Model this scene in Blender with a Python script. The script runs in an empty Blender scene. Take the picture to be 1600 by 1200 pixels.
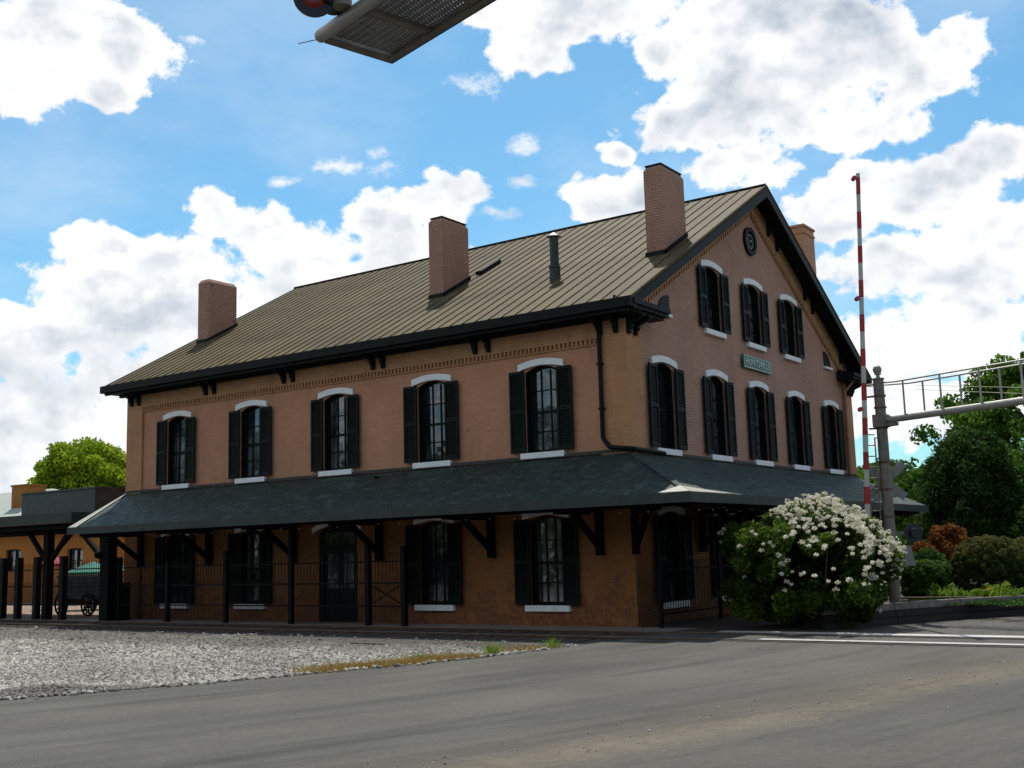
import bpy, bmesh, math, random
import numpy as np
from mathutils import Vector, Matrix
random.seed(7); RNG = np.random.default_rng(11)
SC = bpy.context.scene; COL = SC.collection
PI = math.pi

# ------------------------------------------------------------------ materials
class NT:
    def __init__(s, tree): s.t = tree; s.n = tree.nodes; s.l = tree.links
    def node(s, typ, **kw):
        n = s.n.new(typ)
        for k, v in kw.items(): setattr(n, k, v)
        return n
    def link(s, a, b): s.l.new(a, b)
    def val(s, sock, v):
        if isinstance(v, (int, float)): sock.default_value = v
        elif isinstance(v, (tuple, list, Vector)):
            sock.default_value = tuple(v) if len(sock.default_value) == len(v) else (*v, 1)[:len(sock.default_value)]
        else: s.link(v, sock)
    def math(s, op, a, b=0.0, c=None, clamp=False):
        n = s.node('ShaderNodeMath', operation=op, use_clamp=clamp)
        s.val(n.inputs[0], a); s.val(n.inputs[1], b)
        if c is not None: s.val(n.inputs[2], c)
        return n.outputs[0]
    def vmath(s, op, a, b=(0, 0, 0)):
        n = s.node('ShaderNodeVectorMath', operation=op); s.val(n.inputs[0], a); s.val(n.inputs[1], b)
        return n.outputs[1] if op in ('LENGTH', 'DOT_PRODUCT', 'DISTANCE') else n.outputs[0]
    def mix(s, f, a, b, mode='MIX'):
        n = s.node('ShaderNodeMix', data_type='RGBA', blend_type=mode)
        s.val(n.inputs[0], f); s.val(n.inputs[6], a); s.val(n.inputs[7], b); return n.outputs[2]
    def noise(s, vec, scale, detail=4, rough=.55, dist=0, col=False):
        n = s.node('ShaderNodeTexNoise'); s.val(n.inputs['Vector'], vec)
        n.inputs['Scale'].default_value = scale; n.inputs['Detail'].default_value = detail
        n.inputs['Roughness'].default_value = rough; n.inputs['Distortion'].default_value = dist
        return n.outputs[1 if col else 0]
    def vor(s, vec, scale, out=0, detail=0, feature='F1', rand=1):
        n = s.node('ShaderNodeTexVoronoi', feature=feature); s.val(n.inputs['Vector'], vec)
        n.inputs['Scale'].default_value = scale; n.inputs['Detail'].default_value = detail
        return n.outputs[out]
    def map(s, v, a, b, c=0., d=1., smooth=False):
        n = s.node('ShaderNodeMapRange'); n.interpolation_type = 'SMOOTHSTEP' if smooth else 'LINEAR'
        for i, q in enumerate((v, a, b, c, d)): s.val(n.inputs[i], q)
        return n.outputs[0]
    def mapping(s, vec, loc=(0, 0, 0), rot=(0, 0, 0), sc=(1, 1, 1), typ='POINT'):
        n = s.node('ShaderNodeMapping', vector_type=typ); s.val(n.inputs[0], vec)
        n.inputs[1].default_value = loc; n.inputs[2].default_value = rot; n.inputs[3].default_value = sc
        return n.outputs[0]
    def bump(s, h, strength=.3, dist=.02, nrm=None):
        n = s.node('ShaderNodeBump'); s.val(n.inputs['Height'], h)
        n.inputs['Strength'].default_value = strength; n.inputs['Distance'].default_value = dist
        if nrm is not None: s.link(nrm, n.inputs['Normal'])
        return n.outputs[0]
    def obj(s): return s.node('ShaderNodeTexCoord').outputs['Object']
    def pos(s): return s.node('ShaderNodeNewGeometry').outputs['Position']
    def sep(s, v):
        n = s.node('ShaderNodeSeparateXYZ'); s.link(v, n.inputs[0]); return n.outputs
    def comb(s, x, y, z=0.):
        n = s.node('ShaderNodeCombineXYZ')
        for i, q in enumerate((x, y, z)): s.val(n.inputs[i], q)
        return n.outputs[0]

def new_mat(name):
    m = bpy.data.materials.new(name); m.use_nodes = True
    t = NT(m.node_tree); p = m.node_tree.nodes['Principled BSDF']
    return m, t, p
def setp(t, p, col=None, rough=None, metal=None, spec=None, nrm=None):
    if col is not None: t.val(p.inputs['Base Color'], col)
    if rough is not None: t.val(p.inputs['Roughness'], rough)
    if metal is not None: t.val(p.inputs['Metallic'], metal)
    if spec is not None: t.val(p.inputs['Specular IOR Level'], spec)
    if nrm is not None: t.link(nrm, p.inputs['Normal'])

def simple(name, col, rough=.7, var=.25, scale=3., bump=.15, bscale=40, metal=0, spec=.5, dirt=0):
    m, t, p = new_mat(name); P = t.pos()
    n = t.noise(P, scale, 5, .6)
    f = t.map(n, .3, .7)
    a = [c * (1 - var) for c in col]; b = [min(1, c * (1 + var)) for c in col]
    c = t.mix(f, a, b)
    if dirt:
        c = t.mix(t.map(t.noise(P, scale * 3.3, 6, .7), .55, .75, 0, dirt), c, [q * .45 for q in col])
    setp(t, p, c, rough, metal, spec, t.bump(t.noise(P, bscale, 4, .6), bump, .01))
    return m

def brick_mat(name, base, mort, old, strength=.5, weather=True, low=None):
    m, t, p = new_mat(name); P = t.pos(); x, y, z = t.sep(P)
    uv = t.comb(t.math('ADD', x, y), z)
    b = t.node('ShaderNodeTexBrick'); t.link(uv, b.inputs['Vector'])
    b.inputs['Scale'].default_value = 1; b.inputs['Mortar Size'].default_value = .009
    b.inputs['Mortar Smooth'].default_value = .5; b.inputs['Brick Width'].default_value = .215; b.inputs['Row Height'].default_value = .075
    b.inputs['Color1'].default_value = (*base, 1); b.inputs['Color2'].default_value = (*[c * .87 for c in base], 1)
    b.inputs['Mortar'].default_value = (*mort, 1)
    c = b.outputs['Color']
    if low: c = t.mix(t.math('LESS_THAN', z, 4.1), c, t.mix(1, c, low, 'MULTIPLY'))  # ground-floor brick made browner and darker, with canopy shade painted into the colour
    big = t.noise(P, .55, 6, .65)
    c = t.mix(t.map(big, .35, .7), c, t.mix(1, c, (.80, .78, .80), 'MULTIPLY'))
    streak = t.noise(t.mapping(P, sc=(2.2, 2.2, .22)), 1.6, 6, .7)
    c = t.mix(t.map(streak, .52, .75, 0, .55), c, t.mix(1, c, (.68, .62, .58), 'MULTIPLY'))
    fine = t.noise(P, 22, 3, .6)
    c = t.mix(t.map(fine, .35, .65, 0, .35), c, t.mix(1, c, (.7, .66, .64), 'MULTIPLY'))
    if weather:
        w = t.noise(P, 1.7, 7, .72)
        lim = t.map(z, .1, 2.2, .44, .66)
        f = t.math('MULTIPLY', t.math('GREATER_THAN', w, lim), t.map(t.noise(P, 9, 4, .7), .35, .6))
        c = t.mix(t.math('MULTIPLY', f, .85), c, t.mix(b.outputs['Fac'], old, [q * .45 for q in old]))
    h = t.math('SUBTRACT', t.math('MULTIPLY', fine, .35), b.outputs['Fac'])
    setp(t, p, c, .82, 0, .35, t.bump(h, strength, .012))
    return m

MT = {}
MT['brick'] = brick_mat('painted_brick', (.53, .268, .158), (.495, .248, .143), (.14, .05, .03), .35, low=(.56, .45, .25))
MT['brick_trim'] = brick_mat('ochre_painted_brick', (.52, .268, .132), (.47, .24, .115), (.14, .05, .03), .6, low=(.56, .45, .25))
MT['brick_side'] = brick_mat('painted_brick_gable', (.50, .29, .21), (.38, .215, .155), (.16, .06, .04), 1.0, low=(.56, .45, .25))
MT['chimney'] = brick_mat('chimney_brick', (.46, .25, .175), (.37, .195, .14), (.10, .05, .04), 1.1)
MT['ochre'] = brick_mat('ochre_brick', (.36, .15, .024), (.31, .13, .024), (.3, .1, .04), .4)
MT['green'] = simple('dark_green_paint', (.0045, .0075, .0070), .55, .3, 4, .1, 60, spec=.12, dirt=.4)
MT['shutter'] = simple('shutter_paint', (.004, .0085, .0070), .55, .3, 5, .1, 60, spec=.12, dirt=.3)
MT['white'] = simple('white_stone_paint', (.72, .74, .76), .7, .07, 6, .15, 50, dirt=.25)
MT['black'] = simple('black_iron', (.004, .004, .005), .6, .3, 5, .1, 60, spec=.12)
MT['wood_dark'] = simple('dark_timber', (.004, .004, .0045), .8, .3, 5, .3, 30, spec=.1)
MT['soffit'] = simple('soffit_boards', (.006, .006, .006), .9, .3, 3, spec=.1)
MT['door'] = simple('door_paint', (.004, .005, .007), .5, .3, 5, spec=.2)
MT['steel'] = simple('galvanised_steel', (.15, .135, .115), .6, .3, 6, .1, 60, metal=.2, dirt=.5)
MT['alum'] = simple('weathered_aluminium', (.30, .29, .265), .48, .2, 5, .1, 60, metal=.4, dirt=.35)
MT['signblk'] = simple('signal_black', (.012, .014, .022), .4, .2, 5)
MT['signback'] = simple('sign_back', (.20, .20, .19), .5, .2, 4, metal=.2)
MT['red'] = simple('red_reflective', (.34, .018, .02), .5, .15, 5)
MT['redlens'] = simple('red_lens', (.30, .012, .015), .15, .15, 5)
MT['stripewhite'] = simple('arm_white', (.42, .41, .39), .5, .1, 5)
MT['rust'] = simple('rusty_steel', (.10, .055, .035), .8, .4, 8, .3, 60)
MT['railtop'] = simple('polished_rail', (.55, .52, .50), .28, .1, 8, .02, 60, metal=.9)
MT['timber'] = simple('creosoted_timber', (.013, .009, .008), .85, .5, 6, .5, 30, dirt=.5)
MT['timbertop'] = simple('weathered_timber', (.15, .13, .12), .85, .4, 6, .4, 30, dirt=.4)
MT['signgreen'] = simple('sign_green', (.045, .13, .11), .5, .1, 6)
MT['signwhite'] = simple('sign_letter', (.50, .60, .56), .5, .05, 6)
MT['umb'] = simple('green_canvas', (.012, .16, .115), .8, .15, 4)
MT['umbred'] = simple('red_canvas', (.3, .02, .03), .8, .15, 4)
MT['wagon'] = simple('grey_wagon_wood', (.10, .105, .115), .8, .35, 7, .3)
MT['bulb'] = simple('glass_bulb', (.6, .58, .5), .1, .1, 5)
MT['boxgreen'] = simple('slate_green_siding', (.028, .04, .042), .55, .45, 5, .4, 22, dirt=.4)
MT['fascia'] = simple('canopy_fascia', (.030, .041, .037), .6, .25, 3, .1, 50, spec=.3, dirt=.3)
MT['bark'] = simple('bark', (.07, .05, .038), .9, .4, 10, .6, 20)
MT['pvmt'] = simple('plaza_paving', (.42, .31, .22), .9, .15, 2, .2, 30)
MT['greyroof'] = simple('pale_shingles', (.34, .36, .31), .7, .15, 6, .4, 14)
MT['sunsliver'] = simple('painted_sunlit_shingle', (.34, .33, .27), .6, .12, 6, .2, 30, dirt=.3)  # pale tone that paints sunlight onto two canopy corners
MT['curtain'] = simple('curtain', (.4, .4, .38), .9, .1, 2)

def glass_mat():
    m, t, p = new_mat('window_glass'); P = t.pos(); oi = t.node('ShaderNodeObjectInfo')
    off = t.vmath('SCALE', P); 
    n = t.noise(P, 1.3, 2, .5); n2 = t.noise(t.mapping(P, loc=(3, 7, 1)), 5, 3, .5)
    x, y, z = t.sep(P); uu = t.math('ADD', x, y)
    fold = t.noise(t.comb(t.math('MULTIPLY', uu, 9), t.math('MULTIPLY', z, .35)), 1, 4, .6)
    area = t.noise(t.mapping(P, loc=(2, 5, 3)), .8, 2, .5)
    cc = t.mix(t.math('MULTIPLY', t.map(fold, .35, .65), t.map(area, .42, .58)), (.008, .012, .02), (.14, .145, .15))
    setp(t, p, cc, .05, 0, .9, t.bump(n, .16, .10, t.bump(n2, .04, .02)))
    p.inputs['IOR'].default_value = 1.62
    return m
MT['glass'] = glass_mat()

def roof_mat():
    m, t, p = new_mat('standing_seam_metal'); P = t.pos(); x, y, z = t.sep(P)
    c = t.mix(t.map(t.noise(t.mapping(P, sc=(.35, 1.1, 1)), .8, 6, .65), .3, .7), (.078, .055, .024), (.140, .102, .046))
    c = t.mix(t.map(t.noise(P, 6, 6, .7), .5, .8, 0, .6), c, (.075, .055, .030))
    pan = t.node('ShaderNodeTexWhiteNoise', noise_dimensions='1D')
    t.link(t.math('FLOOR', t.math('DIVIDE', x, .42)), pan.inputs['W'])
    c = t.mix(1, c, t.mix(pan.outputs[0], (.88, .88, .88), (1.06, 1.05, 1.03)), 'MULTIPLY')
    c = t.mix(t.map(t.noise(t.mapping(P, sc=(9, .9, .9)), 1, 5, .7), .58, .78, 0, .5), c, (.18, .145, .078))
    setp(t, p, c, .7, 0, .12, t.bump(t.noise(t.mapping(P, sc=(1, .25, .25)), 5, 4, .6), .25, .02))
    return m
MT['roof'] = roof_mat()
MT['seam'] = simple('roof_seam', (.085, .066, .036), .8, .3, 5, spec=.1)

def shingle_mat():
    m, t, p = new_mat('green_slate_shingles'); P = t.pos(); x, y, z = t.sep(P)
    u = t.math('ADD', x, y)
    v = t.math('MULTIPLY', z, 2.3)
    wob = t.math('MULTIPLY', t.noise(P, 3, 2), .03)
    b = t.node('ShaderNodeTexBrick'); t.link(t.comb(u, t.math('ADD', v, wob)), b.inputs['Vector'])
    b.inputs['Scale'].default_value = 1; b.inputs['Mortar Size'].default_value = .012; b.inputs['Brick Width'].default_value = .24
    b.inputs['Row Height'].default_value = .16; b.inputs['Color1'].default_value = (.016, .034, .023, 1)
    b.inputs['Color2'].default_value = (.036, .060, .042, 1); b.inputs['Mortar'].default_value = (.012, .015, .015, 1)
    c = b.outputs['Color']
    c = t.mix(t.map(t.noise(P, 1.1, 6, .7), .40, .60, 0, .85), c, (.014, .030, .021))
    c = t.mix(t.map(t.noise(t.mapping(P, loc=(4, 2, 9), sc=(1, 1, 2.2)), 2.6, 8, .78), .52, .60, 0, .85), c, (.068, .094, .082))
    c = t.mix(t.map(t.noise(t.mapping(P, loc=(1, 2, 3), sc=(1, 1, 2.2)), 3.3, 8, .78), .57, .62, 0, .9), c, (.010, .013, .013))
    wn = t.math('FRACT', t.math('DIVIDE', v, .16))
    h = t.math('ADD', t.math('MULTIPLY', wn, -.6), t.math('MULTIPLY', b.outputs['Fac'], -.7))
    h = t.math('ADD', h, t.math('MULTIPLY', t.noise(P, 7, 5, .7), 1.8))
    setp(t, p, c, t.map(t.noise(P, 4, 4), .3, .7, .5, .75), 0, .4, t.bump(h, 1.0, .045))
    return m
MT['shingle'] = shingle_mat()

def asphalt_mat():
    m, t, p = new_mat('asphalt'); P = t.pos(); x, y, z = t.sep(P)
    # coordinates along / across the curved road
    cx = t.math('ADD', 8.1, t.math('MULTIPLY', t.math('ADD', y, 12.4), .27))
    yy = t.math('ADD', y, 12.4)
    cx = t.math('SUBTRACT', cx, t.math('MULTIPLY', t.math('MULTIPLY', yy, yy), .009))
    ac = t.math('SUBTRACT', x, cx)
    strk = t.noise(t.comb(t.math('MULTIPLY', ac, 2.2), t.math('MULTIPLY', y, .16)), 1., 6, .62)
    strk2 = t.noise(t.comb(t.math('MULTIPLY', ac, .45), t.math('MULTIPLY', y, .10), 4.), 1., 4, .6)
    c = t.mix(t.map(strk, .32, .68), (.068, .064, .055), (.132, .124, .107))
    c = t.mix(t.map(strk2, .40, .62, 0, .8), c, (.142, .130, .110))
    # dusty sand swept along the middle
    w = t.math('ADD', ac, t.math('MULTIPLY', t.math('SUBTRACT', t.noise(P, .8, 5, .7), .5), 1.0))
    band = t.map(t.math('ABSOLUTE', w), .12, .75, 1, 0, True)
    band = t.math('MULTIPLY', band, t.map(t.noise(P, 3.5, 6, .75), .3, .65, .25, 1))
    c = t.mix(t.math('MULTIPLY', band, .7), c, (.24, .19, .13))
    w2 = t.math('ABSOLUTE', t.math('ADD', w, .85))
    c = t.mix(t.map(w2, .1, .9, .45, 0, True), c, (.135, .112, .086))
    # tyre polished dark streaks and light streaks
    c = t.mix(t.map(t.noise(t.comb(t.math('MULTIPLY', ac, 1.3), t.math('MULTIPLY', y, .11), 9.), 1., 5, .6), .56, .68, 0, .6), c, (.055, .054, .052))
    g = t.noise(P, 90, 3, .7)
    c = t.mix(t.map(g, .35, .7, 0, .55), c, t.mix(1, c, (.6, .6, .6), 'MULTIPLY'))
    c = t.mix(t.map(t.noise(P, .45, 4, .6), .35, .65), t.mix(1, c, (.80, .80, .80), 'MULTIPLY'), c)
    c = t.mix(t.map(t.noise(P, 13, 6, .75), .35, .65), t.mix(1, c, (.80, .80, .80), 'MULTIPLY'), t.mix(1, c, (1.12, 1.11, 1.08), 'MULTIPLY'))
    v = t.vor(P, 55)
    c = t.mix(t.map(v, .05, .22, .55, 0), c, (.24, .22, .19))
    c = t.mix(t.map(t.vor(P, 23), .02, .10, .8, 0), c, (.30, .28, .25))
    h = t.math('ADD', t.math('MULTIPLY', g, .8), t.math('MULTIPLY', v, .9))
    und = t.noise(P, .9, 3, .5)
    setp(t, p, c, .85, 0, .25, t.bump(h, .8, .014, t.bump(und, .35, .03)))
    return m
MT['asphalt'] = asphalt_mat()

def gravel_mat():
    m, t, p = new_mat('gravel'); P = t.pos()
    v = t.node('ShaderNodeTexVoronoi'); t.link(P, v.inputs['Vector']); v.inputs['Scale'].default_value = 16
    sx = t.sep(v.outputs['Color'])[0]
    c = t.mix(sx, (.05, .046, .038), (.22, .21, .185))
    c = t.mix(t.map(v.outputs[0], .3, .7, 0, .85), c, (.06, .056, .05))
    setp(t, p, c, .9, 0, .3, t.bump(t.math('MULTIPLY', v.outputs[0], -1), .9, .05))
    return m
MT['gravel'] = gravel_mat()
def stone_mat():
    m, t, p = new_mat('ballast_stone'); a = t.node('ShaderNodeAttribute'); a.attribute_name = 'tone'
    c = t.mix(a.outputs['Fac'], (.07, .064, .052), (.50, .48, .43))
    c = t.mix(t.map(t.noise(t.pos(), 60, 4, .7), .4, .7, 0, .5), c, (.22, .20, .18))
    setp(t, p, c, .9, 0, .3)
    return m
MT['stone'] = stone_mat()

def leaf_mat(name, dark, mid, light, transl=.35, rough=.5):
    m, t, p = new_mat(name); a = t.node('ShaderNodeAttribute'); a.attribute_name = 'tone'
    r = t.node('ShaderNodeValToRGB'); t.link(a.outputs['Fac'], r.inputs[0])
    e = r.color_ramp.elements; e[0].color = (*dark, 1); e[1].color = (*light, 1); e[1].position = 1
    q = e.new(.5); q.color = (*mid, 1)
    setp(t, p, r.outputs[0], .7, 0, .12)
    tr = t.node('ShaderNodeBsdfTranslucent'); t.link(r.outputs[0], tr.inputs[0])
    mx = t.node('ShaderNodeMixShader'); mx.inputs[0].default_value = transl
    out = m.node_tree.nodes['Material Output']
    t.link(p.outputs[0], mx.inputs[1]); t.link(tr.outputs[0], mx.inputs[2]); t.link(mx.outputs[0], out.inputs[0])
    return m
MT['leaf'] = leaf_mat('oak_leaves', (.018, .045, .007), (.05, .115, .013), (.15, .27, .028), .45)
MT['leafbright'] = leaf_mat('maple_leaves', (.10, .17, .008), (.22, .32, .014), (.42, .50, .03), .45)
MT['leafcedar'] = leaf_mat('cedar_leaves', (.010, .026, .005), (.026, .062, .012), (.08, .15, .025), .35)
MT['leafmyrtle'] = leaf_mat('myrtle_leaves', (.014, .034, .006), (.045, .095, .012), (.18, .26, .03), .5)
MT['flower'] = leaf_mat('white_petals', (.55, .50, .36), (.74, .70, .58), (.85, .83, .75), .45, .7)
MT['box'] = leaf_mat('boxwood_leaves', (.014, .038, .008), (.036, .09, .015), (.10, .19, .03), .3)
MT['barberry'] = leaf_mat('barberry_leaves', (.014, .032, .007), (.045, .078, .015), (.15, .13, .03), .3)
MT['redleaf'] = leaf_mat('red_shrub_leaves', (.055, .02, .007), (.15, .05, .012), (.33, .12, .025), .3)
MT['limeleaf'] = leaf_mat('lime_leaves', (.07, .13, .015), (.16, .26, .03), (.30, .42, .06), .4)
MT['yellow'] = leaf_mat('yellow_petals', (.6, .4, .02), (.7, .5, .02), (.8, .6, .05), .3)
MT['drygrass'] = leaf_mat('dry_grass', (.22, .13, .03), (.38, .24, .07), (.42, .32, .11), .3)
MT['soil'] = simple('mulch', (.05, .035, .025), .95, .4, 8, .8, 30)
MT['ground'] = simple('grassy_earth', (.07, .085, .035), .95, .4, 1.5, .5, 20)
MT['ballast_dark'] = simple('oily_ballast', (.055, .045, .038), .95, .5, 12, 1, 30)
MT['tie'] = simple('railway_tie', (.05, .035, .026), .9, .4, 8, .5, 20)
MT['railglare'] = simple('painted_rail_glare', (.48, .46, .43), .8, .15, 1.5, .2, 30, dirt=.4)  # pale tone for the glare painted along the crossing rails
MT['concrete'] = simple('platform_concrete', (.20, .185, .17), .9, .2, 2, .3, 30, dirt=.4)

# ------------------------------------------------------------------ mesh helpers
class MB:
    def __init__(s): s.v = []; s.f = []
    def add(s, vs, fs):
        o = len(s.v); s.v += [tuple(v) for v in vs]; s.f += [tuple(i + o for i in f) for f in fs]
    def box(s, x0, x1, y0, y1, z0, z1):
        s.add([(x0, y0, z0), (x1, y0, z0), (x1, y1, z0), (x0, y1, z0), (x0, y0, z1), (x1, y0, z1), (x1, y1, z1), (x0, y1, z1)],
              [(0, 3, 2, 1), (4, 5, 6, 7), (0, 1, 5, 4), (1, 2, 6, 5), (2, 3, 7, 6), (3, 0, 4, 7)]); return s
    def prism(s, poly, off):
        n = len(poly); off = Vector(off); a = [Vector(p) for p in poly]; b = [p + off for p in a]
        s.add(a + b, [tuple(range(n - 1, -1, -1)), tuple(range(n, 2 * n))] + [(i, (i + 1) % n, n + (i + 1) % n, n + i) for i in range(n)]); return s
    def beam(s, p, q, w, h, up=(0, 0, 1)):
        p = Vector(p); q = Vector(q); d = (q - p).normalized(); up = Vector(up)
        r = d.cross(up).normalized(); u = r.cross(d); r *= w / 2; u *= h / 2
        s.prism([p - r - u, p + r - u, p + r + u, p - r + u], q - p); return s
    def tube(s, p, q, r0, r1=None, n=10, caps=True):
        r1 = r0 if r1 is None else r1; p = Vector(p); q = Vector(q); d = (q - p).normalized()
        a = d.orthogonal().normalized(); b = d.cross(a); vs = []
        for c, r in ((p, r0), (q, r1)):
            for i in range(n):
                t = 2 * PI * i / n; vs.append(c + a * (r * math.cos(t)) + b * (r * math.sin(t)))
        fs = [(i, (i + 1) % n, n + (i + 1) % n, n + i) for i in range(n)]
        if caps: fs += [tuple(range(n - 1, -1, -1)), tuple(range(n, 2 * n))]
        s.add(vs, fs); return s
    def path(s, pts, r, n=8):
        for a, b in zip(pts[:-1], pts[1:]): s.tube(a, b, r, n=n)
        return s
    def sphere(s, c, r, n=12, sc=(1, 1, 1)):
        c = Vector(c); vs = []; fs = []; m = n // 2
        for j in range(1, m):
            ph = PI * j / m
            for i in range(n):
                th = 2 * PI * i / n
                vs.append(c + Vector((sc[0] * r * math.sin(ph) * math.cos(th), sc[1] * r * math.sin(ph) * math.sin(th), sc[2] * r * math.cos(ph))))
        vs += [c + Vector((0, 0, r * sc[2])), c - Vector((0, 0, r * sc[2]))]; T = len(vs) - 2
        for j in range(m - 2):
            for i in range(n): fs.append((j * n + i, (j + 1) * n + i, (j + 1) * n + (i + 1) % n, j * n + (i + 1) % n))
        for i in range(n): fs.append((T, i, (i + 1) % n)); fs.append((T + 1, (m - 2) * n + (i + 1) % n, (m - 2) * n + i))
        s.add(vs, fs); return s
    def build(s, name, mat, parent=None, loc=(0, 0, 0), smooth=False, recalc=True, bevel=0):
        me = bpy.data.meshes.new(name); me.from_pydata([tuple(Vector(v)) for v in s.v], [], s.f)
        mats = mat if isinstance(mat, (list, tuple)) else [mat]
        for m in mats: me.materials.append(m)
        if recalc:
            bm = bmesh.new(); bm.from_mesh(me); bmesh.ops.recalc_face_normals(bm, faces=bm.faces)
            if bevel: bmesh.ops.bevel(bm, geom=list(bm.edges), offset=bevel, segments=2, affect='EDGES')
            bm.to_mesh(me); bm.free()
        if smooth:
            for p in me.polygons: p.use_smooth = True
        o = bpy.data.objects.new(name, me); COL.objects.link(o); o.location = loc
        if parent: o.parent = parent
        return o

def tag(o, label=None, cat=None, group=None, kind=None):
    if label: o['label'] = label
    if cat: o['category'] = cat
    if group: o['group'] = group
    if kind: o['kind'] = kind
    return o
def empty(name, loc=(0, 0, 0), label=None, cat=None, group=None):
    o = bpy.data.objects.new(name, None); COL.objects.link(o); o.location = loc; o.empty_display_size = .3
    return tag(o, label, cat, group)
def copy_tree(o, parent=None):
    kids = [c for c in SC_CHILDREN(o)]
    c = o.copy(); COL.objects.link(c)
    if parent: c.parent = parent
    for k in kids: copy_tree(k, c)
    return c
def SC_CHILDREN(o): return list(o.children)

def facade(mb, P0, u, nrm, L, topf, ops, depth=.24, apex=None):
    """wall plane with arched openings; ops: list of (uc, w, zsill, zspring, rise). topf(u) gives the wall head."""
    P0 = Vector(P0); u = Vector(u); n = Vector(nrm)
    pt = lambda a, z, d=0.: P0 + u * a + Vector((0, 0, z)) - n * d
    cols = sorted({(o[0], o[1]) for o in ops}); cur = 0
    def arc(o):
        uc, w, zs, zp, rise = o; k = 10
        return [(uc - w / 2 + w * i / k, zp + rise * (1 - (2 * i / k - 1) ** 2)) for i in range(k + 1)]
    def quad(a, b, z0):
        pts = [(a, z0), (b, z0), (b, topf(b))] + ([(apex, topf(apex))] if apex and a < apex < b else []) + [(a, topf(a))]
        mb.add([pt(*q) for q in pts], [tuple(range(len(pts)))])
    for uc, w in cols:
        a, b = uc - w / 2, uc + w / 2
        if a > cur: quad(cur, a, 0)
        col = sorted([o for o in ops if (o[0], o[1]) == (uc, w)], key=lambda o: o[2])
        bottom = [(a, 0), (b, 0)]
        for o in col:
            if o[2] > 0.001:
                pts = bottom + [(b, o[2]), (a, o[2])]; mb.add([pt(*q) for q in pts], [tuple(range(len(pts)))])
            ar = arc(o); bottom = ar
            loop = [(a, o[2]), (b, o[2])] + ar[::-1]
            N = len(loop)
            mb.add([pt(*q) for q in loop] + [pt(q[0], q[1], depth) for q in loop], [(i, (i + 1) % N, N + (i + 1) % N, N + i) for i in range(N)])
        pts = bottom + [(b, topf(b))] + ([(apex, topf(apex))] if apex and a < apex < b else []) + [(a, topf(a))]
        mb.add([pt(*q) for q in pts], [tuple(range(len(pts)))])
        cur = b
    if cur < L: quad(cur, L, 0)

# ------------------------------------------------------------------ depot building
RZ, RY, SL = 12.7, 8.15, .56
def roofz(y): return RZ - SL * abs(RY - y)
LX, WY = -19.2, 16.3
depot = empty('railway_depot', (0, 0, 0), 'large salmon brick station building with brown metal gable roof, dark green shutters and skirt canopy', 'building')
XC = [-16.68, -13.17, -9.6, -6.03, -2.45]
YC = [1.93, 5.05, 8.0, 11.0, 14.22]; YC3 = [5.1, 8.0, 10.85]
OW = 1.0
fo = []; W2, W1, W3 = (4.30, 6.37, .14), (.51, 2.58, .14), (7.80, 9.49, .14)
for x in XC:
    fo.append((x - LX, OW, *W2))
    if x != XC[2]: fo.append((x - LX, OW, *W1))
fo.append((XC[2] - LX + .001, 1.5, .02, 2.55, .2))
# the door column is wider than the window over it: handle as two separate stacked strips
fo_front = [o for o in fo if not (abs(o[0] - (XC[2] - LX)) < .01)]
wb = MB()
# left and right of the door column, then door column by hand
def sub_facade(a0, a1, ops, P0, u, n, topf, apex=None):
    facade(wb, Vector(P0) + Vector(u) * a0, u, n, a1 - a0, lambda q: topf(q + a0), [(o[0] - a0, *o[1:]) for o in ops], apex=(apex - a0) if apex else None)
dx = XC[2] - LX; HEAD = lambda q: 7.52
sub_facade(0, dx - .75, [o for o in fo_front if o[0] < dx], (LX, 0, 0), (1, 0, 0), (0, -1, 0), HEAD)
sub_facade(dx + .75, -LX, [o for o in fo_front if o[0] > dx], (LX, 0, 0), (1, 0, 0), (0, -1, 0), HEAD)
sub_facade(dx - .75, dx + .75, [(dx, 1.5, .02, 2.55, .2)], (LX, 0, 0), (1, 0, 0), (0, -1, 0), lambda q: 3.4)
facade(wb, (LX + dx - .75, 0, 3.4), (1, 0, 0), (0, -1, 0), 1.5, lambda q: 7.52 - 3.4, [(.75, OW, W2[0] - 3.4, W2[1] - 3.4, W2[2])])
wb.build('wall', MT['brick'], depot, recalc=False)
gb = MB()
gt = lambda y: roofz(y) - .10
og = [(y, OW, *W2) for y in YC] + [(y, OW, *W1) for y in YC]
# third floor openings in a separate band above z = 7.2
facade(gb, (0, 0, 0), (0, 1, 0), (1, 0, 0), WY, lambda q: 7.2, og)
facade(gb, (0, 0, 7.2), (0, 1, 0), (1, 0, 0), WY, lambda q: gt(q) - 7.2, [(y, OW, W3[0] - 7.2, W3[1] - 7.2, W3[2]) for y in YC3[:1]] + [(YC3[1], OW, W3[0] - 7.2, W3[1] - 7.2, W3[2])] + [(YC3[2], OW, W3[0] - 7.2, W3[1] - 7.2, W3[2])], apex=RY)
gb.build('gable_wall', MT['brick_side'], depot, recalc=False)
bk = MB()
bk.add([(LX, 0, 0), (LX, WY, 0), (LX, WY, gt(WY)), (LX, RY, gt(RY)), (LX, 0, gt(0))], [(0, 4, 3, 2, 1)])
bk.add([(LX, WY, 0), (0, WY, 0), (0, WY, 7.52), (LX, WY, 7.52)], [(3, 2, 1, 0)])
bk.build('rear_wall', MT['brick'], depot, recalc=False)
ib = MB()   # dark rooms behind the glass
ib.box(LX + .5, -.5, .5, WY - .5, .01, 7.1)
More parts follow.
